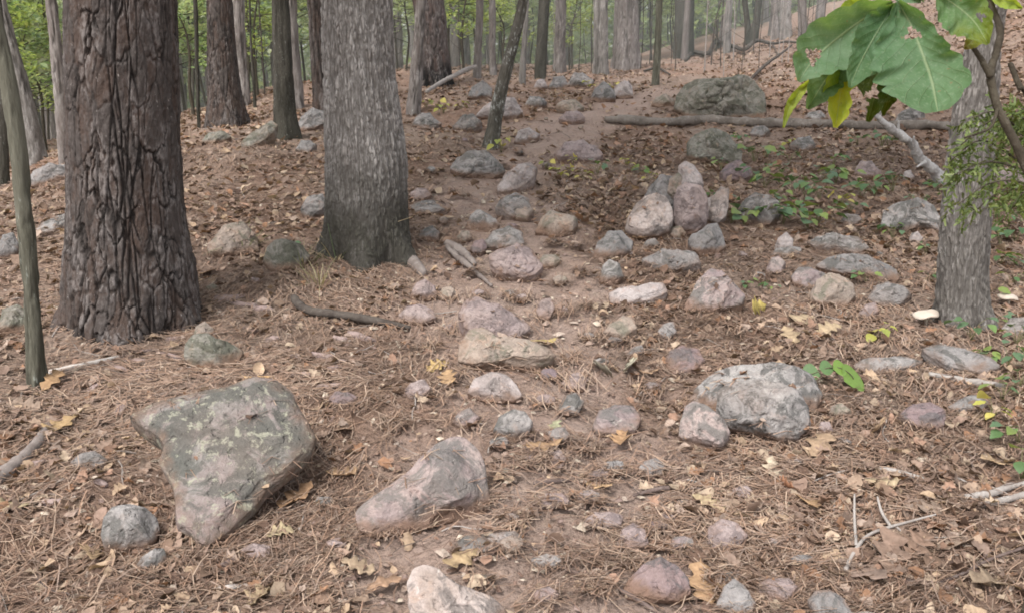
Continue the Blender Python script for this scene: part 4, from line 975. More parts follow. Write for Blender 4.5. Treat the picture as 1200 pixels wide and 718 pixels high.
for i, (u, v, lp, c, lb) in enumerate(LF):
    if not lp: continue
    q = P(u, v); L = lp / F0 * ((q - EYE) @ FWD)
    V, Fc = oak_leaf(L * 1.15, 3 if i % 3 else 4, .62, 300 + i, .55, 18)
    V = rotx(V, lr.uniform(-.35, .35)); V = roty(V, lr.uniform(-.3, .3))
    if 'stand' in lb or 'upright' in lb: V = rotx(V, .9)
    V = rotz(V, lr.uniform(0, 6.28))
    V[:, 2] += .006 - V[:, 2].min() * .6
    k = lr.uniform(.75, 1.15, len(V)); c = np.array(c); c = .66 * c + .34 * np.array([.32, .24, .18]); c = c * .88; cc = np.clip(c[None] * k[:, None], 0, 1)
    o = link('fallen_leaf', mesh_of('fallen_leaf', V, Fc, {'Col': cc}, True, M_LITTER), q + [0, 0, .004], None, lb, 'leaf', 'single leaves lying on the ground')
    md = o.modifiers.new('thickness', 'SOLIDIFY'); md.thickness = .0012

# uncountable litter: dead leaves, needles, chips
def scatter(n, rmin, rmax, rr, pw=1.0, half=42, keep=None):
    out = []
    tot = 0
    while tot < n:
        m = n * 2
        r = (rr.uniform(rmin ** pw, rmax ** pw, m)) ** (1 / pw) if pw else np.exp(rr.uniform(math.log(rmin), math.log(rmax), m))
        a = np.radians(rr.uniform(-half, half, m)); x, y = r * np.sin(a), r * np.cos(a)
        if keep is not None:
            s = rr.uniform(size=m) < keep(x, y); x, y = x[s], y[s]
        out.append(np.stack([x, y], -1)); tot += len(x)
    return np.concatenate(out)[:n]

def leaf_density(x, y):
    t = trail(x, y)
    p = np.stack([x, y, 0 * x], -1)
    clump = .5 + .5 * vnoise(p * 1.6, 61) + .35 * vnoise(p * 5, 62)
    side = np.where(x > .4, 1.0, np.where((x < -.8) & (y < 3.2), 1.0, .55))
    return np.clip((1 - .94 * t) * side * np.clip(clump, .12, 1), 0, 1)

sr = np.random.default_rng(21)
PAL = np.array([.92, .90, .86]) * np.array([(.42,.33,.25),(.20,.135,.10),(.25,.175,.14),(.30,.215,.17),(.155,.10,.075),(.34,.25,.19),(.28,.16,.10),(.42,.31,.22),(.22,.16,.13),(.36,.28,.235),(.12,.078,.06),(.30,.19,.14)])
def litter_leaves(n, rmin, rmax, size, pw, seed, keep, nseg=9, at=None):
    rr = np.random.default_rng(seed)
    xy = scatter(n, rmin, rmax, rr, pw, 42 if rmax < 10 else 34, keep) if at is None else at
    tm = [oak_leaf(1, 3 + i % 2, .12 if i % 3 == 0 else .55, 40 + i, .55 if size < .04 else .8, nseg) for i in range(16)]
    VV, FF, CC = [], [], []; cnt = 0
    ti = rr.integers(0, 16, n)
    for t in range(16):
        idx = np.where(ti == t)[0]; m = len(idx)
        if not m: continue
        V, Fc = tm[t]
        sc = rr.uniform(.55, 1.15, m) * size * np.where(rr.uniform(size=m) < .3, .5, 1)
        a, b, c = rr.uniform(0, 6.28, m), rr.normal(0, .33, m), rr.normal(0, .33, m)
        X = V[None] * sc[:, None, None]
        ca, sa = np.cos(b)[:, None], np.sin(b)[:, None]
        X = np.stack([X[..., 0], X[..., 1] * ca - X[..., 2] * sa, X[..., 1] * sa + X[..., 2] * ca], -1)
        ca, sa = np.cos(c)[:, None], np.sin(c)[:, None]
        X = np.stack([X[..., 0] * ca + X[..., 2] * sa, X[..., 1], -X[..., 0] * sa + X[..., 2] * ca], -1)
        ca, sa = np.cos(a)[:, None], np.sin(a)[:, None]
        X = np.stack([X[..., 0] * ca - X[..., 1] * sa, X[..., 0] * sa + X[..., 1] * ca, X[..., 2]], -1)
        lo = X[..., 2].min(1)
        g = terrain(xy[idx, 0], xy[idx, 1]) if xy.shape[1] == 2 else xy[idx, 2]
        X[..., 0] += xy[idx, 0][:, None]; X[..., 1] += xy[idx, 1][:, None]
        X[..., 2] += (g - lo * .55 + rr.uniform(-.002, .010, m))[:, None]
        cl = PAL[rr.integers(0, len(PAL), m)] * rr.uniform(.75, 1.2, m)[:, None]
        C = np.repeat(cl[:, None], len(V), 1) * rr.uniform(.85, 1.12, (m, len(V)))[..., None]
        VV.append(X.reshape(-1, 3)); CC.append(C.reshape(-1, 3))
        FF.append((Fc[None] + (np.arange(m) * len(V))[:, None, None]).reshape(-1, 4) + cnt); cnt += m * len(V)
    return np.concatenate(VV), np.concatenate(FF), np.concatenate(CC)
A1 = litter_leaves(11000, 1.5, 6.5, .064, 1.1, 71, leaf_density)
A2 = litter_leaves(52000, 5.5, 30, .10, .9, 72, lambda x, y: np.clip(leaf_density(x, y) + .25, 0, 1) * (1 - .5 * trail(x, y)), 5)
A3 = litter_leaves(7000, 1.5, 6, .028, 1.1, 73, lambda x, y: .10 + .9 * leaf_density(x, y), 6)
ct_ = np.concatenate(CONTACT); ct_ = ct_[np.hypot(ct_[:, 0], ct_[:, 1]) < 9]; kr = np.random.default_rng(77)
tp_ = np.concatenate(ONTOP); tp_ = tp_[np.hypot(tp_[:, 0], tp_[:, 1]) < 7]
def ring(n, jit):
    q = ct_[kr.integers(0, len(ct_), n)]; return q[:, :2] + kr.normal(0, jit, (n, 2))
A4 = litter_leaves(1500, 0, 0, .05, 1, 74, None, 8, ring(1500, .02))
A5 = litter_leaves(2600, 0, 0, .022, 1, 75, None, 5, ring(2600, .014))
A6 = litter_leaves(70, 0, 0, .045, 1, 76, None, 8, tp_[kr.integers(0, len(tp_), 70)])
V, Fc, C, k_ = [], [], [], 0
for A_ in (A1, A2, A3, A4, A5, A6):
    V.append(A_[0]); Fc.append(A_[1] + k_); C.append(A_[2]); k_ += len(A_[0])
V, Fc, C = np.concatenate(V), np.concatenate(Fc), np.concatenate(C)
link('leaf_litter', mesh_of('leaf_litter', V, Fc, {'Col': C}, True, M_LITTER), kind='stuff')

# pine needles
nN = 85000
xy = scatter(nN, 1.5, 9, sr, .8, 43, lambda x, y: np.clip(.35 + .65 * (.5 + .8 * vnoise(np.stack([x, y, 0 * x], -1) * 2.4, 63)), .12, 1) * (1 - .9 * trail(x, y)))
nX, nT = 10000, 520
xy = np.concatenate([xy, ring(nX, .022), tp_[kr.integers(0, len(tp_), nT)][:, :2] * 0]); tz_ = tp_[kr.integers(0, len(tp_), nT)]; xy[-nT:] = tz_[:, :2]; nN += nX + nT
fa = 3.0 * vnoise(np.stack([xy[:, 0], xy[:, 1], 0 * xy[:, 0]], -1) * 1.2, 64)
ang = fa + sr.normal(0, .95, nN); Ln = sr.uniform(.05, .13, nN); wd = sr.uniform(.0006, .0012, nN) * (1 + .16 * np.hypot(xy[:, 0], xy[:, 1]))
bend = sr.normal(0, .22, nN)
s = np.array([-.5, 0, .5])
dxn, dyn = np.cos(ang), np.sin(ang); pxn, pyn = -dyn, dxn
up = sr.uniform(0, .014, nN) ** 1.0; tl = sr.normal(0, .10, nN)
VV = np.zeros((nN, 6, 3))
for i in range(3):
    cx = xy[:, 0] + dxn * s[i] * Ln + pxn * bend * Ln * (s[i] ** 2) * 2; cy = xy[:, 1] + dyn * s[i] * Ln + pyn * bend * Ln * (s[i] ** 2) * 2
    cz = terrain(cx, cy) + .003 + up + np.abs(tl * (s[i] + .5)) * Ln
    cz[-nT:] = tz_[:, 2] + .003 - .006 * (2 * s[i]) ** 2; cz[-nT - nX:-nT] += .012 * (s[i] + .5) * sr.uniform(0, 1, nX)
    for j, sg in enumerate((-1, 1)):
        VV[:, i * 2 + j] = np.stack([cx + sg * pxn * wd, cy + sg * pyn * wd, cz + (0 if j else .0006)], -1)
b = (np.arange(nN) * 6)[:, None]
Fn = np.concatenate([b + np.array([0, 1, 3, 2]), b + np.array([2, 3, 5, 4])])
NP = .86 * np.array([(.29,.185,.128),(.34,.228,.16),(.24,.152,.108),(.39,.285,.21),(.28,.203,.158),(.17,.112,.084)])
cn = NP[sr.integers(0, 6, nN)] * sr.uniform(.75, 1.2, nN)[:, None]
link('pine_needles', mesh_of('pine_needles', VV.reshape(-1, 3), Fn, {'Col': np.repeat(cn, 6, 0)}, True, M_NEEDLE), kind='stuff')

# chips of bark, bits of twig, grit
nC = 16000
xy = scatter(nC, 1.5, 10, sr, .9, 43, lambda x, y: 1 - .45 * trail(x, y))
sz = sr.uniform(.004, .013, nC) * np.where(sr.uniform(size=nC) < .08, 1.9, 1); el = sr.uniform(.25, .9, nC); a = sr.uniform(0, 6.28, nC)
base8 = np.array([(-1, -1, 0), (1, -1, 0), (1, 1, 0), (-1, 1, 0), (-.6, -.6, .5), (.7, -.6, .4), (.6, .7, .5), (-.7, .6, .4)], float)
X = base8[None] * np.stack([sz, sz * el, sz * .7], -1)[:, None]
X = X * sr.uniform(.75, 1.2, X.shape)
ca, sa = np.cos(a)[:, None], np.sin(a)[:, None]
tp = sr.normal(0, .25, nC)[:, None]
X = np.stack([X[..., 0] * ca - X[..., 1] * sa, X[..., 0] * sa + X[..., 1] * ca, X[..., 2] + tp * X[..., 0]], -1)
X[..., 0] += xy[:, :1]; X[..., 1] += xy[:, 1:]; X[..., 2] += (terrain(xy[:, 0], xy[:, 1]) + .001)[:, None]
fb = np.array([(4, 5, 6, 7), (0, 1, 5, 4), (1, 2, 6, 5), (2, 3, 7, 6), (3, 0, 4, 7)])
Fc = (fb[None] + (np.arange(nC) * 8)[:, None, None]).reshape(-1, 4)
CP = np.array([(.24,.16,.12),(.34,.25,.20),(.15,.10,.08),(.42,.34,.28),(.29,.21,.18),(.20,.13,.10),(.52,.44,.35)])
cc = CP[np.minimum(sr.integers(0, 8, nC), 6)] * sr.uniform(.8, 1.15, nC)[:, None]
link('forest_debris', mesh_of('forest_debris', X.reshape(-1, 3), Fc, {'Col': np.repeat(cc, 8, 0)}, False, M_LITTER), kind='stuff')

# fallen twigs and needle skirts are part of the same uncountable litter
so_ = Soup(); r_ = np.random.default_rng(313)
for x, y in scatter(620, 1.6, 11, r_, .9, 42, lambda x, y: 1 - .75 * trail(x, y)):
    L = r_.uniform(.05, .26); a = r_.uniform(0, 6.28); rr = r_.uniform(.0012, .0032)
    p3 = []
    for t in (-.5, -.1, .2, .5):
        px_, py_ = x + math.cos(a) * L * t + r_.normal(0, .03) * L, y + math.sin(a) * L * t + r_.normal(0, .03) * L
        p3.append((px_, py_, gz(px_, py_) + rr + r_.uniform(.002, .014)))
    V, Fc = tube(p3, [rr, rr, rr * .8, rr * .5], 5, .2, 3, rings=8)
    so_.add(V, Fc, np.array([(.20,.155,.13),(.30,.26,.23),(.13,.10,.085),(.38,.34,.31)][r_.integers(0, 4)]))
link('twig_litter', so_.mesh('twig_litter', M_LITTER), kind='stuff')
# ------------------------------------------------------------------ green seedlings
def blade_leaf(L, wd, seed, lob=0, droop=.25, n=9):
    r_ = np.random.default_rng(seed); s = np.linspace(0, 1, n)
    w = np.sin(np.pi * s ** .8) ** .8 * wd * .5
    if lob: w = w * (1 - lob * (.5 + .5 * np.cos(2 * np.pi * 2.6 * s)))
    w[-1] = .001; w[0] = .001
    z = -droop * L * s ** 2; f = r_.uniform(.1, .45)
    A = np.stack([s * L, w, z + f * w], -1); M = np.stack([s * L, 0 * s, z], -1); B = np.stack([s * L, -w, z + f * w], -1)
    i = np.arange(n - 1)
    return np.concatenate([A, M, B]), np.concatenate([np.stack([i, i + n, i + n + 1, i + 1], -1), np.stack([i + n, i + 2 * n, i + 2 * n + 1, i + n + 1], -1)])

GREEN = [(.085,.15,.055),(.12,.19,.06),(.10,.165,.085),(.17,.22,.06),(.07,.125,.05)]
YEL = [(.34,.33,.07),(.42,.36,.10),(.26,.29,.07)]
def seedling_parts(seed, n, spread, h, leaf, cols, round_=1.0):
    r_ = np.random.default_rng(seed); lv, st = Soup(), Soup()
    for i in range(n):
        a = r_.uniform(0, 6.28); d = spread * r_.uniform(.2, 1); z = h * r_.uniform(.45, 1)
        tip = np.array([math.cos(a) * d, math.sin(a) * d, z])
        V, Fc = tube([(0, 0, -.02), (tip[0] * .35, tip[1] * .35, z * .65), tip], [.0022, .0016, .0009], 5, 0, rings=6); st.add(V, Fc, (.16, .15, .07))
        L = leaf * r_.uniform(.65, 1.2)
        V, Fc = blade_leaf(L, L * r_.uniform(.7, 1.0) * round_, seed * 31 + i, .25 if i % 2 else 0)
        V = rotz(roty(rotx(V, r_.normal(0, .3)), r_.uniform(-.25, .45)), a + r_.normal(0, .7)) + tip
        lv.add(V, Fc, np.array(cols[r_.integers(0, len(cols))]) * r_.uniform(.8, 1.2))
    return lv.mesh('leaf', M_PLANT), st.mesh('stem', M_PLANT)
SEED = [seedling_parts(500 + i, 6 + i % 3, .09, .11, .062, GREEN) for i in range(5)]
SEEDY = [seedling_parts(540 + i, 6, .08, .10, .055, YEL) for i in range(2)]
def plant(name, u, v, size, kind, label, cat='seedling', group=None, rot=0.):
    q = P(u, v)
    t = thing(name, q, label, cat, group); t.rotation_euler = (0, 0, rot); t.scale = (size,) * 3
    lf, st = kind
    link('foliage', lf, (0, 0, 0), t); link('stem', st, (0, 0, 0), t)
    return t
gp = 'small green seedlings on the rocky slope right of the trail'
gl = 'small green leafy seedling on the slope between the stone pile and the right-hand tree'
for i, (u, v, sz) in enumerate([(885,190,1.6),(897,186,1.3),(843,243,1.),(858,262,1.3),(872,264,1.2),(893,262,1.5),(905,262,1.4),(917,263,1.2),(884,214,1.2),(896,222,1.3),(915,212,1.3),(945,232,1.4),(935,226,1.2),(965,218,1.2),(980,214,1.3),(993,213,1.),(1010,232,1.1),(1024,232,1.2),(1046,226,1.3),(945,268,1.2),(957,262,1.3),(996,250,.9),(975,196,1.1),(1033,172,1.3),(1040,170,1.),(845,200,1.),(930,250,1.1),(1045,282,.9),(700,205,1.),(752,206,.9),(1005,170,1.0),(925,190,1.),(870,168,.9),(960,238,1.0),(908,238,1.)]):
    plant('seedling', u, v, sz * 1.05, SEED[i % 5], gl if u > 800 else 'small green seedling in the litter left of the stone pile', group=gp if u > 800 else 'seedlings left of the stone pile', rot=i * 1.7)
yl = 'yellow-green seedling in the litter left of the stone pile and around the leaning sapling'
for i, (u, v, sz) in enumerate([(588,178,1.7),(580,172,1.2),(655,210,1.2),(668,205,1.),(683,212,1.),(640,198,1.),(925,172,1.),(986,242,1.3),(735,196,1.),(672,192,1.),(760,213,.9),(512,128,1.5),(520,133,1.4),(500,126,1.3),(690,104,1.6),(706,106,1.4),(540,128,1.2),(718,105,1.2)]):
    plant('seedling', u, v, sz * .8, SEEDY[i % 2], yl if u < 800 else 'yellow-green seedling among the greenery right of the stone pile', group='yellow-green seedlings along the upper trail' if u < 800 else 'yellow-green seedlings right of the stone pile', rot=i * 2.1)
for i, (u, v, sz) in enumerate([(1120,268,1.),(1175,262,1.2),(1190,285,1.3),(1172,290,1.),(1188,312,1.1),(1090,330,.7),(1165,380,.9),(1190,405,1.1),(1180,430,1.),(1160,425,.8),(1195,520,1.),(1075,240,.9),(1100,225,1.),(1085,300,.8),(1050,262,.8)]):
    plant('seedling', u, v, sz * .8, SEED[i % 5], 'small green seedling in the litter around the right-hand tree', group='seedlings around the right-hand tree', rot=i * 1.9)
for u, v, sz, rot, lb in ((1155,352,1.2,0,'green seedling growing at the right side of the right-hand tree foot'), (1170,312,1.2,2,'green seedling behind the right-hand tree, above the second mushroom'), (1138,398,1.3,1,'low green seedling in front of the right-hand tree foot'), (1185,335,1.,3,'small green seedling at the right edge beside the second mushroom'), (1175,470,1.1,4,'green seedling at the right edge below the blue-grey ledge'), (1192,455,1.,.5,'small green seedling at the right edge, higher of two below the ledge'), (1195,560,1.3,2.2,'green leaf clump at the right edge above the broken branches'), (875,338,.8,1.2,'tiny green seedling right of the pink triangular rock'), (1015,330,.9,.2,'small seedling with one yellow leaf between the tan squarish rock and the dark low rock'), (902,342,.7,3,'tiny yellowish seedling above the yellow upright leaf')):
    plant('seedling', u, v, sz * .7, SEED[int(u) % 5], lb, rot=rot)
plant('seedling', 1030, 400, .8, SEEDY[0], 'yellow seedling in the litter left below the white mushroom', rot=.3)
plant('seedling', 1163, 492, .8, SEEDY[1], 'yellowish seedling at the right edge below the green ones', rot=.3)
plant('fern', 336, 296, .7, SEED[1], 'small fern-like plant growing beside the grey-green rounded rock', 'fern', rot=.3)

# vine with round leaves hanging over the boulder group
vq = P(985, 452); vt = thing('vine', vq, 'low vine with five round green leaves reaching over the right-hand boulder group', 'vine')
vb = vq[1] - .02
vine_px = [(925,441,20,14),(950,440,22,16),(969,433,18,13),(985,433,20,16),(1000,445,34,26)]
vpts = [at_depth(u, v - 2, (vq - EYE) @ FWD - .03) - vq for u, v, _, _ in vine_px]
V, Fc = tube([np.array([.03, 0, -.03])] + vpts[::-1], [.002] * 6, 6, 0, rings=26); link('stem', mesh_of('stem', V, Fc, {'Col': np.tile([.12, .11, .06], (len(V), 1))}, True, M_PLANT), (0, 0, 0), vt)
for i, (u, v, w_, h_) in enumerate(vine_px):
    L = w_ / F0 * ((vq - EYE) @ FWD)
    V, Fc = blade_leaf(L, L * 1.1, 900 + i, 0, .1); V[:, 0] -= L / 2
    V = rotz(rotx(V, .75), .3 * i - .6) + vpts[i]
    link('leaf', mesh_of('leaf', V, Fc, {'Col': np.tile([(.10, .17, .065), (.15, .24, .05)][i > 2], (len(V), 1))}, True, M_PLANT), (0, 0, 0), vt)

# dry grass at the foot of the oak
def grass(u, v, stalks, label, cols, seed):
    q = P(u, v); t = thing('grass_tuft', q, label, 'grass'); dep = (q - EYE) @ FWD
    so_ = Soup()
    for j, px in enumerate(stalks):
        pts = np.array([at_depth(a, b, dep - .02) - q for a, b in px]); m = len(pts)
        V, Fc = tube(pts, np.linspace(.0024, .0012, m) , 5, 0, rings=14); so_.add(V, Fc, cols[j % len(cols)])
    link('stalk', so_.mesh('stalk', M_PLANT), (0, 0, 0), t)
    r_ = np.random.default_rng(seed); so_ = Soup()
    for j in range(26):
        a = r_.uniform(0, 6.28); L = r_.uniform(.07, .20); d = r_.uniform(0, .06)
        V, Fc = blade_leaf(L, .005, seed + j, 0, r_.uniform(.1, .9)); V = rotz(roty(V, -r_.uniform(.7, 1.4)), a) + [math.cos(a) * d, math.sin(a) * d, -.01]
        so_.add(V, Fc, cols[j % len(cols)])
    link('blade', so_.mesh('blade', M_PLANT), (0, 0, 0), t)
grass(395, 306, [[(396,306),(405,290),(425,262),(448,232)], [(398,306),(418,284),(450,266),(484,254)], [(394,306),(388,280),(384,262)]], 'tuft of thin grass with two dry straw stalks at the foot of the front oak', [(.46,.38,.24),(.40,.32,.2),(.11,.15,.06)], 4)
grass(356, 312, [[(356,312),(362,296),(372,284)]], 'thin dry grass between the grey-green rounded rock and the front oak', [(.36,.30,.18),(.16,.18,.08)], 9)
grass(285, 290, [[(285,290),(288,278),(294,270)]], 'thin green grass on the needle-covered mound rock', [(.16,.21,.08),(.22,.22,.11)], 12)
grass(375, 335, [[(375,335),(380,322),(378,310)]], 'sparse dry grass below the grey-green rounded rock', [(.34,.29,.18),(.24,.22,.12)], 15)

# ------------------------------------------------------------------ oak sapling with broad leaves at the upper right
D0 = 1.12
sp_px = [(1262, 420, 6.5), (1228, 262, 5.8), (1200, 190, 5.4), (1184, 156, 5.2), (1169, 126, 5), (1161, 88, 4.6), (1168, 60, 4.2), (1172, 36, 4), (1163, 10, 3.6), (1150, -14, 3), (1120, -36, 2.4), (1075, -18, 2), (1052, 0, 1.6)]
foot = at_depth(1262, 420, D0); foot[2] = gz(foot[0], foot[1])
ot = thing('oak_sapling', foot, 'oak sapling with large hanging green leaves and a dark twig at the upper right', 'sapling')
pts = [np.array([0, 0, -.03]), np.array([-.005, .01, (at_depth(1262, 420, D0)[2] - foot[2]) * .5])] + [at_depth(u, v, D0) - foot for u, v, _ in sp_px]
V, Fc = tube(pts, [.0085, .0078] + [w_ / F0 * D0 for _, _, w_ in sp_px], 10, .25, 77, rings=150)
link('stem', mesh_of('stem', V, Fc, None, True, WOOD['twig']), (0, 0, 0), ot)
for px, r0 in (([(1161, 90), (1150, 70), (1139, 54)], 4.4), ([(1205, 118), (1196, 104), (1186, 80), (1183, 74)], 4.5), ([(1169, 128), (1160, 150), (1130, 162)], 2.0), ([(1139, 54), (1131, 40), (1105, 2)], 2)):
    pp_ = np.array([at_depth(u, v, D0 - .004) - foot for u, v in px])
    if px[0][0] == 1205: pp_ = np.vstack([at_depth(1222, 245, D0) - foot, pp_])
    V, Fc = tube(pp_, np.linspace(r0, r0 * .55, len(pp_)) / F0 * D0, 8, .25, 78, rings=24)
    link('branch', mesh_of('branch', V, Fc, None, True, WOOD['twig']), (0, 0, 0), ot)

def broad_leaf(mid, wl, wr, d0, d1, colr, colr2=None, holes=(), fold=.02, seed=0, lob=.0, wave=.006, skew=0.):
    """mid: px line; wl/wr: px half widths on either side (perpendicular, left of travel / right); d0,d1 depth at stalk and tip"""
    n, m = 56, 17
    c = spline(mid, n); s = np.linspace(0, 1, n)
    T = np.gradient(c, axis=0); T /= np.linalg.norm(T, axis=1)[:, None]; N = np.stack([T[:, 1], -T[:, 0]], -1)
    ks = np.linspace(0, 1, len(wl)); a = spline(np.stack([ks, wl], -1), n)[:, 1]; ks = np.linspace(0, 1, len(wr)); b = spline(np.stack([ks, wr], -1), n)[:, 1]
    jag = 1 + lob * np.abs(np.sin(s * np.pi * 6.5 + seed)) ** .6 + .03 * np.sin(s * 60 + seed); 
    jag2 = 1 + lob * np.abs(np.sin(s * np.pi * 6.5 + seed + .6)) ** .6 + .03 * np.sin(s * 53 + seed)
    a = np.maximum(a * jag, .4); b = np.maximum(b * jag2, .4)
    t = np.linspace(-1, 1, m)
    off = np.where(t[None] < 0, a[:, None], b[:, None]) * t[None]
    px = c[:, None] + off[..., None] * (-N[:, None]) + (np.abs(t) ** 1.2)[None, :, None] * skew * T[:, None] * (a + b)[:, None, None] * .5
    dep = d0 + (d1 - d0) * s[:, None] ** 1.2 - fold * np.abs(t)[None] ** 1.5 + wave * np.sin(s * 21 + seed)[:, None] * np.abs(t)[None] + wave * .6 * np.sin(s * 9 + seed)[:, None]
    V = EYE + ray_v(px[..., 0], px[..., 1]) * dep[..., None]
    F = grid_faces(n, m)
    cpx = px.reshape(-1, 2)[F].mean(1)
    keep = np.ones(len(F), bool); rh = np.random.default_rng(seed)
    for hx, hy, hr in holes:
        an = np.arctan2(cpx[:, 1] - hy, cpx[:, 0] - hx)
        keep &= np.hypot(cpx[:, 0] - hx, cpx[:, 1] - hy) > hr * (1 + .35 * np.sin(3 * an + seed) + .2 * np.sin(5 * an))
    F = F[keep]
    cc = np.tile(np.array(colr), (n * m, 1))
    if colr2 is not None:
        f = sstep(.35, .95, np.tile(s[:, None], (1, m)).ravel() + .35 * fbm(np.stack([np.tile(s[:, None], (1, m)).ravel() * 5, np.tile(t, n) * 2, 0 * np.tile(t, n) + seed], -1), seed))
        cc = cc + (np.array(colr2) - cc) * f[:, None]
    V = V.reshape(-1, 3) - foot
    me = mesh_of('leaf', V, F, {'Col': cc, 'along': np.tile(s[:, None], (1, m)).ravel(), 'across': np.tile(t, n)}, True, M_BIGLEAF)
    return link('leaf', me, (0, 0, 0), ot)
def ray_v(u, v):
    return FWD + ((u - W0 / 2) / F0)[..., None] * RGT - ((v - H0 / 2) / F0)[..., None] * UPV
GA, GB = (.10, .168, .088), (.09, .15, .07)
broad_leaf([(1052,2),(1068,30),(1081,62),(1092,95),(1099,131)], [3,14,20,27,36,38,12], [4,30,46,54,53,42,14], 1.08, 1.0, GA, None, [(1070,40,7),(1138,64,6),(1128,61,4)], .03, 1, .20, .006, -.03)
broad_leaf([(1049,5),(1034,28),(1018,55),(1005,80),(996,103)], [2,12,22,28,22,12,2], [2,14,19,18,12,9,2], 1.09, 1.02, (.085,.148,.075), None, [(1043,64,7),(1047,50,4),(1027,61,3)], .02, 2, .2, .005, -.04)
broad_leaf([(1046,3),(1012,22),(975,50),(950,75),(936,96)], [2,26,38,34,24,14,2], [2,14,22,28,26,16,2], 1.11, 1.04, (.118,.185,.105), None, [(953,66,8)], .03, 3, .2, .006, -.05)
broad_leaf([(1000,55),(978,80),(962,102),(946,128)], [2,14,18,17,12,2], [2,10,16,18,10,2], 1.12, 1.07, (.11,.175,.098), None, [], .02, 4, .2, .005, -.04)
broad_leaf([(1004,48),(996,75),(986,105),(979,150)], [2,10,13,15,9,12,2], [2,10,12,12,17,10,2], 1.13, 1.08, (.24,.30,.04), (.36,.37,.05), [(976,76,4)], .02, 5, .35, .006)
broad_leaf([(1060,55),(1043,80),(1028,105),(1017,143)], [2,16,18,26,16,10,2], [2,12,20,22,22,6,2], 1.14, 1.10, (.045,.075,.02), (.075,.10,.015), [(1027,108,10),(1012,120,5)], .02, 6, .3, .006)
broad_leaf([(1048,70),(1044,95),(1040,118),(1035,136)], [2,8,10,9,4,1], [2,8,12,10,6,1], 1.15, 1.12, (.05,.08,.02), (.07,.09,.015), [], .02, 7, .3, .004)
broad_leaf([(952,92),(938,108),(926,126),(918,150)], [1,4,5,5,3,1], [1,4,6,6,4,1], 1.13, 1.10, (.26,.30,.06), (.24,.27,.05), [], .01, 8, .1, .004)
broad_leaf([(1098,-8),(1122,8),(1142,26),(1158,52)], [3,20,26,24,16,2], [3,22,27,26,16,2], 1.08, 1.04, (.105,.175,.075), (.15,.18,.03), [(1150,20,5)], .02, 9, .15, .006)
broad_leaf([(1150,34),(1146,40),(1138,50),(1130,58)], [1,8,9,6,1], [1,8,10,6,1], 1.10, 1.10, (.22,.24,.04), (.16,.12,.03), [], .01, 10, .2, .004)
broad_leaf([(1022,-6),(1004,4),(990,12),(980,24)], [1,7,8,5,1], [1,6,8,5,1], 1.13, 1.12, (.24,.30,.05), None, [], .01, 11, .1, .004)
broad_leaf([(1158,-8),(1172,0),(1186,4),(1198,10)], [1,6,8,5,1], [1,6,8,6,1], 1.12, 1.1, (.26,.32,.06), None, [], .01, 12, .1, .004)
broad_leaf([(1070,-24),(1060,-14),(1056,-6),(1052,3)], [1,22,26,18,1], [1,22,26,18,1], 1.1, 1.1, (.10,.16,.09), None, [], .01, 13, .1, .004)

# ------------------------------------------------------------------ cedar sapling: feathery sprays over the right-hand trunk
cf = at_depth(1275, 420, 1.42); cf[2] = gz(cf[0], cf[1])
ct = thing('cedar_sapling', cf, 'young cedar with dark feathery green sprays in front of the right-hand tree', 'sapling')
DC = 1.40
cst = [np.array([0, 0, -.03]), np.array([0, 0, .35])] + [at_depth(u, v, DC) - cf for u, v in ((1262, 330), (1245, 220), (1236, 110), (1230, 20))]
V, Fc = tube(cst, [.012, .011, .009, .008, .006, .004], 9, .2, 5, rings=40); link('stem', mesh_of('stem', V, Fc, None, True, WOOD['twig']), (0, 0, 0), ct)
cr_ = np.random.default_rng(44)
sprays = [([(1246,225),(1205,165),(1168,132),(1135,140)], 1.36), ([(1242,205),(1200,150),(1165,140),(1126,170)], 1.42), ([(1246,225),(1200,200),(1158,190),(1118,205)], 1.38), ([(1250,245),(1200,215),(1160,215),(1122,240)], 1.34), ([(1246,230),(1195,190),(1150,165),(1112,190)], 1.44), ([(1252,255),(1205,225),(1170,226),(1140,250)], 1.40), ([(1240,190),(1210,150),(1190,135),(1172,150)], 1.36), ([(1255,265),(1225,225),(1200,225),(1182,250)], 1.3), ([(1240,150),(1215,130),(1198,128),(1184,138)], 1.42)]
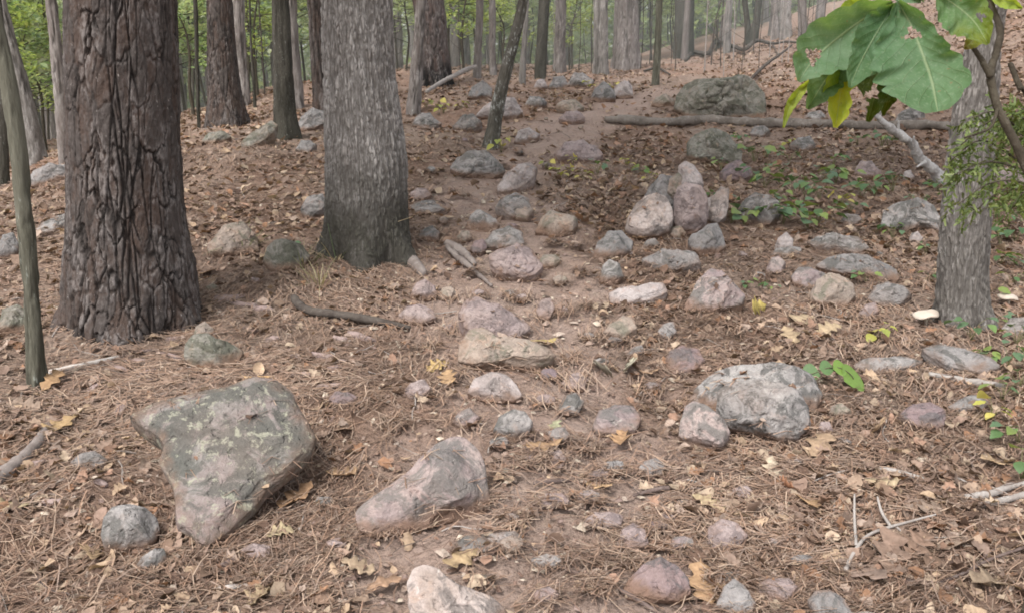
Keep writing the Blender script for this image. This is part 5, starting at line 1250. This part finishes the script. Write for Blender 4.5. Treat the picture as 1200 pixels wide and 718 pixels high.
for j, (px, dp) in enumerate(sprays):
    c = spline(np.array([np.append(p_, dp + .05 * (1 - i / 3)) for i, p_ in enumerate(px)], float), 40)
    pts = np.array([at_depth(u, v, d) - cf for u, v, d in c])
    pts[0] = cst[2] * .4 + cst[3] * .6 if j != 6 else cst[3]
    V, Fc = tube(pts[::3], np.linspace(.0028, .0008, len(pts[::3])), 5, 0, rings=24)
    link('branch', mesh_of('branch', V, Fc, None, True, WOOD['twig']), (0, 0, 0), ct)
    so_ = Soup(); VV = []; CC = []
    for k in range(10, 40):
        if cr_.uniform() < .45: continue
        for r2 in range(2):
            o_ = pts[k] + cr_.normal(0, .006, 3)
            dirv = np.array([cr_.normal(-.35, .6), cr_.normal(0, .5), cr_.normal(-.55, .5)]); dirv /= np.linalg.norm(dirv)
            Lb = cr_.uniform(.03, .085) * (1.15 - .5 * k / 40)
            for q_ in range(7):
                b0 = o_ + dirv * Lb * q_ / 9
                sd2 = dirv + cr_.normal(0, .55, 3); sd2 /= np.linalg.norm(sd2)
                e = sd2 * cr_.uniform(.006, .014); pw_ = np.cross(sd2, cr_.normal(0, 1, 3)); pw_ = pw_ / np.linalg.norm(pw_) * .0019
                VV += [b0 - pw_, b0 + pw_, b0 + e + pw_ * .6, b0 + e - pw_ * .6]
                CC += [np.array([(.10, .135, .035), (.14, .17, .045), (.075, .105, .03)][cr_.integers(0, 3)])] * 4
    VV = np.array(VV); Fc = np.arange(len(VV)).reshape(-1, 4)
    link('spray', mesh_of('spray', VV, Fc, {'Col': np.array(CC)}, False, M_PLANT), (0, 0, 0), ct)
for u, v in ((1186, 236), (1196, 250), (1178, 228)):
    pass
# ------------------------------------------------------------------ background woods
br = np.random.default_rng(88)
def far_template(mat, seed, bark='pine'):
    C = np.array([(0, 0, -.6), (0, 0, 0), (br.normal(0, .05), 0, 1.5), (br.normal(0, .12), 0, 4), (br.normal(0, .3), 0, 9)])
    return trunk_mesh('trunk', C, np.array([.17, .155, .13, .12, .07]), bark, mat, 26, .16, 1.8, .15, 4, 5, seed, .5)
TPL = [far_template(m_, 60 + i, b_) for i, (m_, b_) in enumerate([('far', 'pine'), ('far', 'smooth'), ('grey', 'pine'), ('far', 'pine'), ('grey', 'smooth'), ('dark', 'smooth')])]
spots = []
def free(x, y, dmin):
    return all((x - a) ** 2 + (y - b) ** 2 > dmin * dmin for a, b in spots)
tries = 0
while len(spots) < 86 and tries < 6000:
    tries += 1
    d = br.uniform(19, 62); a = math.radians(br.uniform(-33, 33)); x, y = d * math.sin(a), d * math.cos(a)
    u = 600 + x / y * F0
    if y < 24 and (u > 760 or 560 < u < 760): continue
    if u > 960 and y < 30: continue
    if not free(x, y, 1.1): continue
    spots.append((x, y))
LIMB = []
for i in range(3):
    so_ = Soup(); r_ = np.random.default_rng(860 + i)
    for j in range(7):
        z = r_.uniform(1.2, 6); a = r_.uniform(0, 6.28); L = r_.uniform(.5, 1.6); dz_ = r_.uniform(-.25, .5)
        Vt, Ft = tube([(0, 0, z), (math.cos(a) * L * .5, math.sin(a) * L * .5, z + dz_ * L * .35), (math.cos(a + .25) * L, math.sin(a + .25) * L, z + dz_ * L)], [.022, .013, .004], 5, .2, j, rings=8); so_.add(Vt, Ft)
        Vt, Ft = tube([(math.cos(a) * L * .5, math.sin(a) * L * .5, z + dz_ * L * .35), (math.cos(a - .6) * L * .9, math.sin(a - .6) * L * .9, z + dz_ * L + .2)], [.009, .003], 5, .2, j, rings=5); so_.add(Vt, Ft)
    LIMB.append(so_.mesh('dead_limb', WOOD['dark']))
for i, (x, y) in enumerate(spots):
    s = br.uniform(.55, 1.5); t = TPL[br.choice(6, p=[.28, .2, .14, .2, .13, .05])]
    r = thing('forest_tree', (x, y, gz(x, y)), 'slim trunk among the crowd of far trees in the background woods', 'tree', 'far trees of the background woods')
    o = bpy.data.objects.new('trunk', t); col.objects.link(o); o.parent = r
    o = bpy.data.objects.new('dead_limb', LIMB[i % 3]); col.objects.link(o); o.parent = r; o.rotation_euler = (0, 0, i * 1.3)
    r.scale = (s, s, br.uniform(.9, 1.2)); r.rotation_euler = (br.normal(0, .02), br.normal(0, .035), br.uniform(0, 6.28))

# leafy understory trees: trunk, limbs and tiers of leaves
def leaf_cards(cent, size, cols, r_, flat=.35):
    n = len(cent)
    a = r_.uniform(0, 6.28, n); b = r_.normal(0, flat, n); L = size * r_.uniform(.6, 1.25, n); Wd = L * r_.uniform(.38, .6, n)
    d = np.stack([np.cos(a) * np.cos(b), np.sin(a) * np.cos(b), -np.sin(np.abs(b)) - .1], -1); d /= np.linalg.norm(d, axis=1)[:, None]
    s = np.stack([-np.sin(a), np.cos(a), r_.normal(0, flat, n)], -1); s /= np.linalg.norm(s, axis=1)[:, None]
    up = np.cross(d, s)
    A = cent - d * (L * .5)[:, None]; Bt = cent + d * (L * .5)[:, None]
    M1 = cent + s * (Wd * .5)[:, None] + up * (.12 * L)[:, None]; M2 = cent - s * (Wd * .5)[:, None] + up * (.12 * L)[:, None]
    V = np.stack([A, M1, Bt, M2], 1).reshape(-1, 3)
    k = np.arange(n)[:, None] * 4
    F = np.concatenate([k + np.array([0, 1, 2]), k + np.array([0, 2, 3])])
    c = np.asarray(cols)[r_.integers(0, len(cols), n)] * r_.uniform(.7, 1.25, n)[:, None]
    return V, F, np.repeat(c, 4, 0)
FC1 = [(.24,.34,.16),(.30,.39,.20),(.20,.29,.14),(.35,.43,.25),(.27,.36,.23)]  # albedo raised: pale background haze is put into the leaf colours
FC2 = [(.31,.39,.22),(.37,.44,.27),(.27,.34,.19),(.42,.47,.32)]
FC3 = [(.29,.36,.12),(.34,.39,.16),(.23,.31,.11)]
def understory(seed, H, nl, n_leaf, size, cols, zlo=.25, spread=1.3):
    r_ = np.random.default_rng(seed); so_ = Soup()
    pts = [np.array([0, 0, -.2])]
    for i in range(5): pts.append(np.array([r_.normal(0, .06 * i), r_.normal(0, .06 * i), H * (i + .2) / 5]))
    V, Fc = tube(pts, [.035, .032, .028, .022, .014, .006], 7, .2, seed, rings=26); so_.add(V, Fc)
    cen = []
    for i in range(nl):
        z = H * r_.uniform(zlo, 1.); k = np.array([np.interp(z, [p_[2] for p_ in pts], [p_[j] for p_ in pts]) for j in range(2)])
        a = r_.uniform(0, 6.28); L = spread * (1.15 - .7 * z / H) * r_.uniform(.5, 1.1)
        b0 = np.array([k[0], k[1], z]); b1 = b0 + np.array([math.cos(a) * L * .5, math.sin(a) * L * .5, .12 * L + r_.normal(0, .06)]); b2 = b0 + np.array([math.cos(a + .2) * L, math.sin(a + .2) * L, .1 * L + r_.normal(0, .12)])
        V, Fc = tube([b0, b1, b2], [.011, .007, .003], 5, .1, i, rings=7); so_.add(V, Fc)
        m = max(3, n_leaf // nl); t = r_.uniform(.25, 1.05, m) ** .7
        q = b0 + (b2 - b0) * t[:, None] + np.stack([r_.normal(0, .17 * L, m), r_.normal(0, .17 * L, m), r_.normal(0, .07, m)], -1); q[:, 2] += .12 * L * np.sin(t * 3)
        cen.append(q)
    lv = leaf_cards(np.concatenate(cen), size, cols, r_)
    return so_.mesh('trunk', WOOD['twig']), mesh_of('crown', lv[0], lv[1], {'Col': lv[2]}, True, M_FOLIAGE)
US = [understory(700, 5.0, 30, 2400, .17, FC1, .22, 1.5), understory(701, 4.2, 26, 2000, .16, FC2, .2, 1.4), understory(702, 6.0, 34, 2800, .18, FC1, .3, 1.7), understory(703, 3.2, 16, 800, .13, FC3, .25, 1.1), understory(704, 5.5, 30, 2600, .18, FC2, .25, 1.8), understory(705, 2.2, 12, 420, .12, FC1, .3, .8)]
def place_under(u, d, k, s, label, group):
    x = (u - 600) / F0 * d; y = d
    t = thing('understory_tree', (x, y, gz(x, y)), label, 'tree', group); t.scale = (s, s, s); t.rotation_euler = (0, 0, br.uniform(0, 6.28))
    for nm, me in zip(('trunk', 'crown'), US[k]): 
        o = bpy.data.objects.new(nm, me); col.objects.link(o); o.parent = t
LU = 'leafy understory tree with pale green leaves in the woods behind the left-hand pines'
CU = 'leafy understory tree with pale green leaves in the woods behind the leaning sapling'
RU = 'leafy understory tree with light green leaves on the far side of the crest at right'
for u, d, k, s in ((-40,13,0,1),(20,17,2,1),(60,21,1,1.1),(100,24,4,1),(-10,22,4,1.1),(215,15,1,.9),(225,20,0,1.1),(250,25,2,1.),(300,17,0,.85),(308,22,4,1.),(320,28,2,1.1),(365,22,1,1),(360,30,2,1),(20,30,2,1.2),(80,34,4,1.2),(180,30,0,1.3),(140,27,4,1),(280,34,2,1.2),(400,32,4,1.2),(-60,26,2,1),(45,12.5,3,.7),(60,15,5,1.),(300,27,5,1.2),(235,13.5,5,.9),(215,19,1,1),(235,22,4,1),(310,14.5,3,.8),(300,20,1,1),(355,19,3,1),(5,15,1,1),(65,18,1,.9),(30,19,4,.9),(85,16,3,1),(390,24,1,1)):
    place_under(u, d, k, s, LU, 'understory trees behind the left-hand pines')
for u, d, k, s in ((470,24,1,1),(476,31,4,1.2),(530,26,4,.9),(545,21,1,.8),(560,30,0,1.2),(590,24,4,.8),(600,33,2,1.2),(540,36,2,1.2),(545,17,3,.8),(590,19,3,.7),(480,19,1,.8),(530,20,5,1.2),(560,21,4,.7),(640,35,1,1.2),(668,26,3,.9),(690,34,4,1.1),(620,42,2,1.4),(500,42,2,1.4),(665,22,3,.7)):
    place_under(u, d, k, s, CU, 'understory trees behind the leaning sapling')
for u, d, k, s in ((757,30,4,1),(780,38,1,1.3),(830,34,4,1.1),(850,40,2,1.2),(870,46,1,1.3),(900,40,4,1.1),(940,48,2,1.3),(830,25,5,.9),(960,38,1,1.1),(775,48,4,1.4),(720,44,0,1.3)):
    place_under(u, d, k, s, RU, 'understory trees on the far side of the crest')

for i in range(46):
    u = br.uniform(-60, 1000); d = br.uniform(27, 46)
    if u > 760: d = br.uniform(36, 52)
    place_under(u, d, [0, 1, 2, 4][i % 4], br.uniform(.9, 1.35), 'leafy understory tree in the far green background between the trunks', 'far understory trees')
# thin bare saplings and brush on the crest
so_t = []
for i in range(3):
    so_ = Soup(); r_ = np.random.default_rng(800 + i)
    V, Fc = tube([(0, 0, -.1), (r_.normal(0, .05), 0, .7), (r_.normal(0, .15), 0, 1.6), (r_.normal(0, .2), 0, 3.)], [.014, .012, .009, .004], 6, .2, i, rings=18); so_.add(V, Fc)
    for j in range(5):
        z = r_.uniform(.4, 2.2); a = r_.uniform(0, 6.28); L = r_.uniform(.3, .8)
        V, Fc = tube([(0, 0, z), (math.cos(a) * L * .5, math.sin(a) * L * .5, z + .25 * L), (math.cos(a) * L, math.sin(a) * L, z + .6 * L)], [.006, .004, .002], 5, .2, j, rings=6); so_.add(V, Fc)
    so_t.append(so_.mesh('bare_sapling', WOOD['grey' if i == 1 else 'dark']))
for i, (u, d, s) in enumerate(((745,19,.8),(818,16,.9),(825,19,1.),(836,17,.8),(850,20,1.),(862,19,.9),(872,22,1.1),(900,19,.8),(930,21,.9),(755,24,1),(840,15,.6),(860,15.5,.5),(880,15,.5),(905,17,.6),(925,18,.7),(935,16,.5),(890,19,.8),(700,17,.5),(780,20,.6),(960,20,.8),(1185,16,.9),(1178,19,1.),(990,18,.7),(690,20,.7),(675,22,.9),(648,18,.7),(600,22,.8),(950,17,.7),(912,16,.6),(785,17,.7),(180,16,1),(235,20,1.1),(310,18,1.),(318,14,.9),(70,19,1),(470,20,.9),(542,19,.9))):
    x = (u - 600) / F0 * d
    o = link('bare_sapling', so_t[i % 3], (x, d, gz(x, d)), None, 'thin bare sapling standing in the woods behind the crest', 'sapling', 'thin bare saplings in the background'); o.scale = (s, s, s * 1.1); o.rotation_euler = (0, 0, i * 1.3)

# the leafy mass far behind, where nothing can be told apart
r_ = np.random.default_rng(99); cl = []
for i in range(2000):
    d = r_.uniform(44, 85); a = math.radians(r_.uniform(-36, 36)); x, y = d * math.sin(a), d * math.cos(a)
    z = gz(x, y) + r_.uniform(0, 1) ** 1.2 * 10 - .3
    m = 46; rad = r_.uniform(1., 2.4)
    cl.append(np.array([x, y, z]) + r_.normal(0, 1, (m, 3)) * [rad, rad, rad * .45])
V, Fc, C = leaf_cards(np.concatenate(cl), .55, FC2 + [(.28,.34,.19),(.22,.28,.14)], r_, .5)
link('distant_foliage', mesh_of('distant_foliage', V, Fc, {'Col': C}, True, M_FOLIAGE), kind='stuff')

# unseen crowns of the near trees, added to shade and vary the light
def shade_crown(seed, n, size, rad, hgt, cols, flat):
    r_ = np.random.default_rng(seed); cl = []
    k = 46
    for i in range(k):
        a = r_.uniform(0, 6.28); rr = rad * math.sqrt(r_.uniform(.02, 1)); z = hgt * r_.uniform(0, 1) * (1.15 - .7 * rr / rad)
        cl.append(np.array([math.cos(a) * rr, math.sin(a) * rr, z]) + r_.normal(0, 1, (n // k, 3)) * [.42, .42, .2])
    V, F, C = leaf_cards(np.concatenate(cl), size, cols, r_, flat)
    so_ = Soup(); so_.add(V, F, C)
    for i in range(16):
        a = r_.uniform(0, 6.28); L = rad * r_.uniform(.5, .95); z0 = hgt * r_.uniform(-.1, .6)
        Vt, Ft = tube([(0, 0, z0), (math.cos(a) * L * .5, math.sin(a) * L * .5, z0 + .35), (math.cos(a) * L, math.sin(a) * L, z0 + .5)], [.05, .035, .012], 6, .2, i, rings=8); so_.add(Vt, Ft, (.12, .1, .085))
    return so_.mesh('crown', M_FOLIAGE)
CRN = [shade_crown(900, 2300, .30, 2.7, 3.0, FC1, .5), shade_crown(901, 2100, .34, 3.0, 2.6, FC2, .6), shade_crown(902, 1900, .30, 2.2, 3.4, FC1, .5)]
for i, (t, z) in enumerate(((t_pine, 7.0), (t_oak, 6.4), (t_right, 5.6), (t_dark, 6.6), (t_thin, 5.2))):
    o = bpy.data.objects.new('crown', CRN[i % 3]); col.objects.link(o); o.parent = t; o.location = (.3, .2, z); o.rotation_euler = (0, 0, i * 1.1)
    if t is t_thin: o.scale = (.55, .55, .55)

# mist between the far trees
MIST_D = .0085
g = G('woodland_mist'); vs = g.n('VolumeScatter', {'Color': (.93, 1., .88), 'Density': MIST_D, 'Anisotropy': .2})
g.t.links.new(vs.outputs[0], g.out.inputs['Volume'])
x0, x1, y0_, y1, z0, z1 = -70, 70, 13, 110, -6, 16
V = np.array([(x, y, z) for x in (x0, x1) for y in (y0_, y1) for z in (z0, z1)], float)
Fm = np.array([(0, 1, 3, 2), (4, 6, 7, 5), (0, 4, 5, 1), (2, 3, 7, 6), (0, 2, 6, 4), (1, 5, 7, 3)])
link('mist', mesh_of('mist', V, Fm, None, False, g.m), kind='stuff')
# ------------------------------------------------------------------ light
w = bpy.data.worlds.new('World'); scene.world = w; w.use_nodes = True
nt_ = w.node_tree; nt_.nodes.clear()
sky = nt_.nodes.new('ShaderNodeTexSky'); sky.sky_type = 'NISHITA'; sky.sun_disc = False
SUN_EL, SUN_AZ = math.radians(58), math.radians(215)
sky.sun_elevation = SUN_EL; sky.sun_rotation = SUN_AZ; sky.dust_density = 3.0; sky.air_density = 1.0
hsv = nt_.nodes.new('ShaderNodeHueSaturation'); hsv.inputs['Saturation'].default_value = .30; hsv.inputs['Value'].default_value = 2.75
bg = nt_.nodes.new('ShaderNodeBackground'); bg.inputs['Strength'].default_value = .15
ow = nt_.nodes.new('ShaderNodeOutputWorld')
nt_.links.new(sky.outputs[0], hsv.inputs['Color']); nt_.links.new(hsv.outputs[0], bg.inputs['Color']); nt_.links.new(bg.outputs[0], ow.inputs['Surface'])
sd_ = bpy.data.lights.new('sun', 'SUN'); sd_.energy = 3.4; sd_.angle = math.radians(12); sd_.color = (1, .985, .965)
so = bpy.data.objects.new('sun', sd_); col.objects.link(so)
# sun direction: azimuth measured like the sky texture's (clockwise from +Y)
dx, dy, dz = math.sin(SUN_AZ) * math.cos(SUN_EL), math.cos(SUN_AZ) * math.cos(SUN_EL), math.sin(SUN_EL)
from mathutils import Vector
so.rotation_euler = Vector((dx, dy, dz)).to_track_quat('Z', 'Y').to_euler()
so.location = (0, 0, 12)
scene.view_settings.view_transform = 'Standard'; scene.view_settings.look = 'None'; scene.view_settings.exposure = 0; scene.view_settings.gamma = 1
scene.render.engine = 'CYCLES'
scene.cycles.max_bounces = 6; scene.cycles.diffuse_bounces = 3; scene.cycles.transparent_max_bounces = 8
scene.cycles.use_denoising = True
scene.cycles.filter_width = 1.8
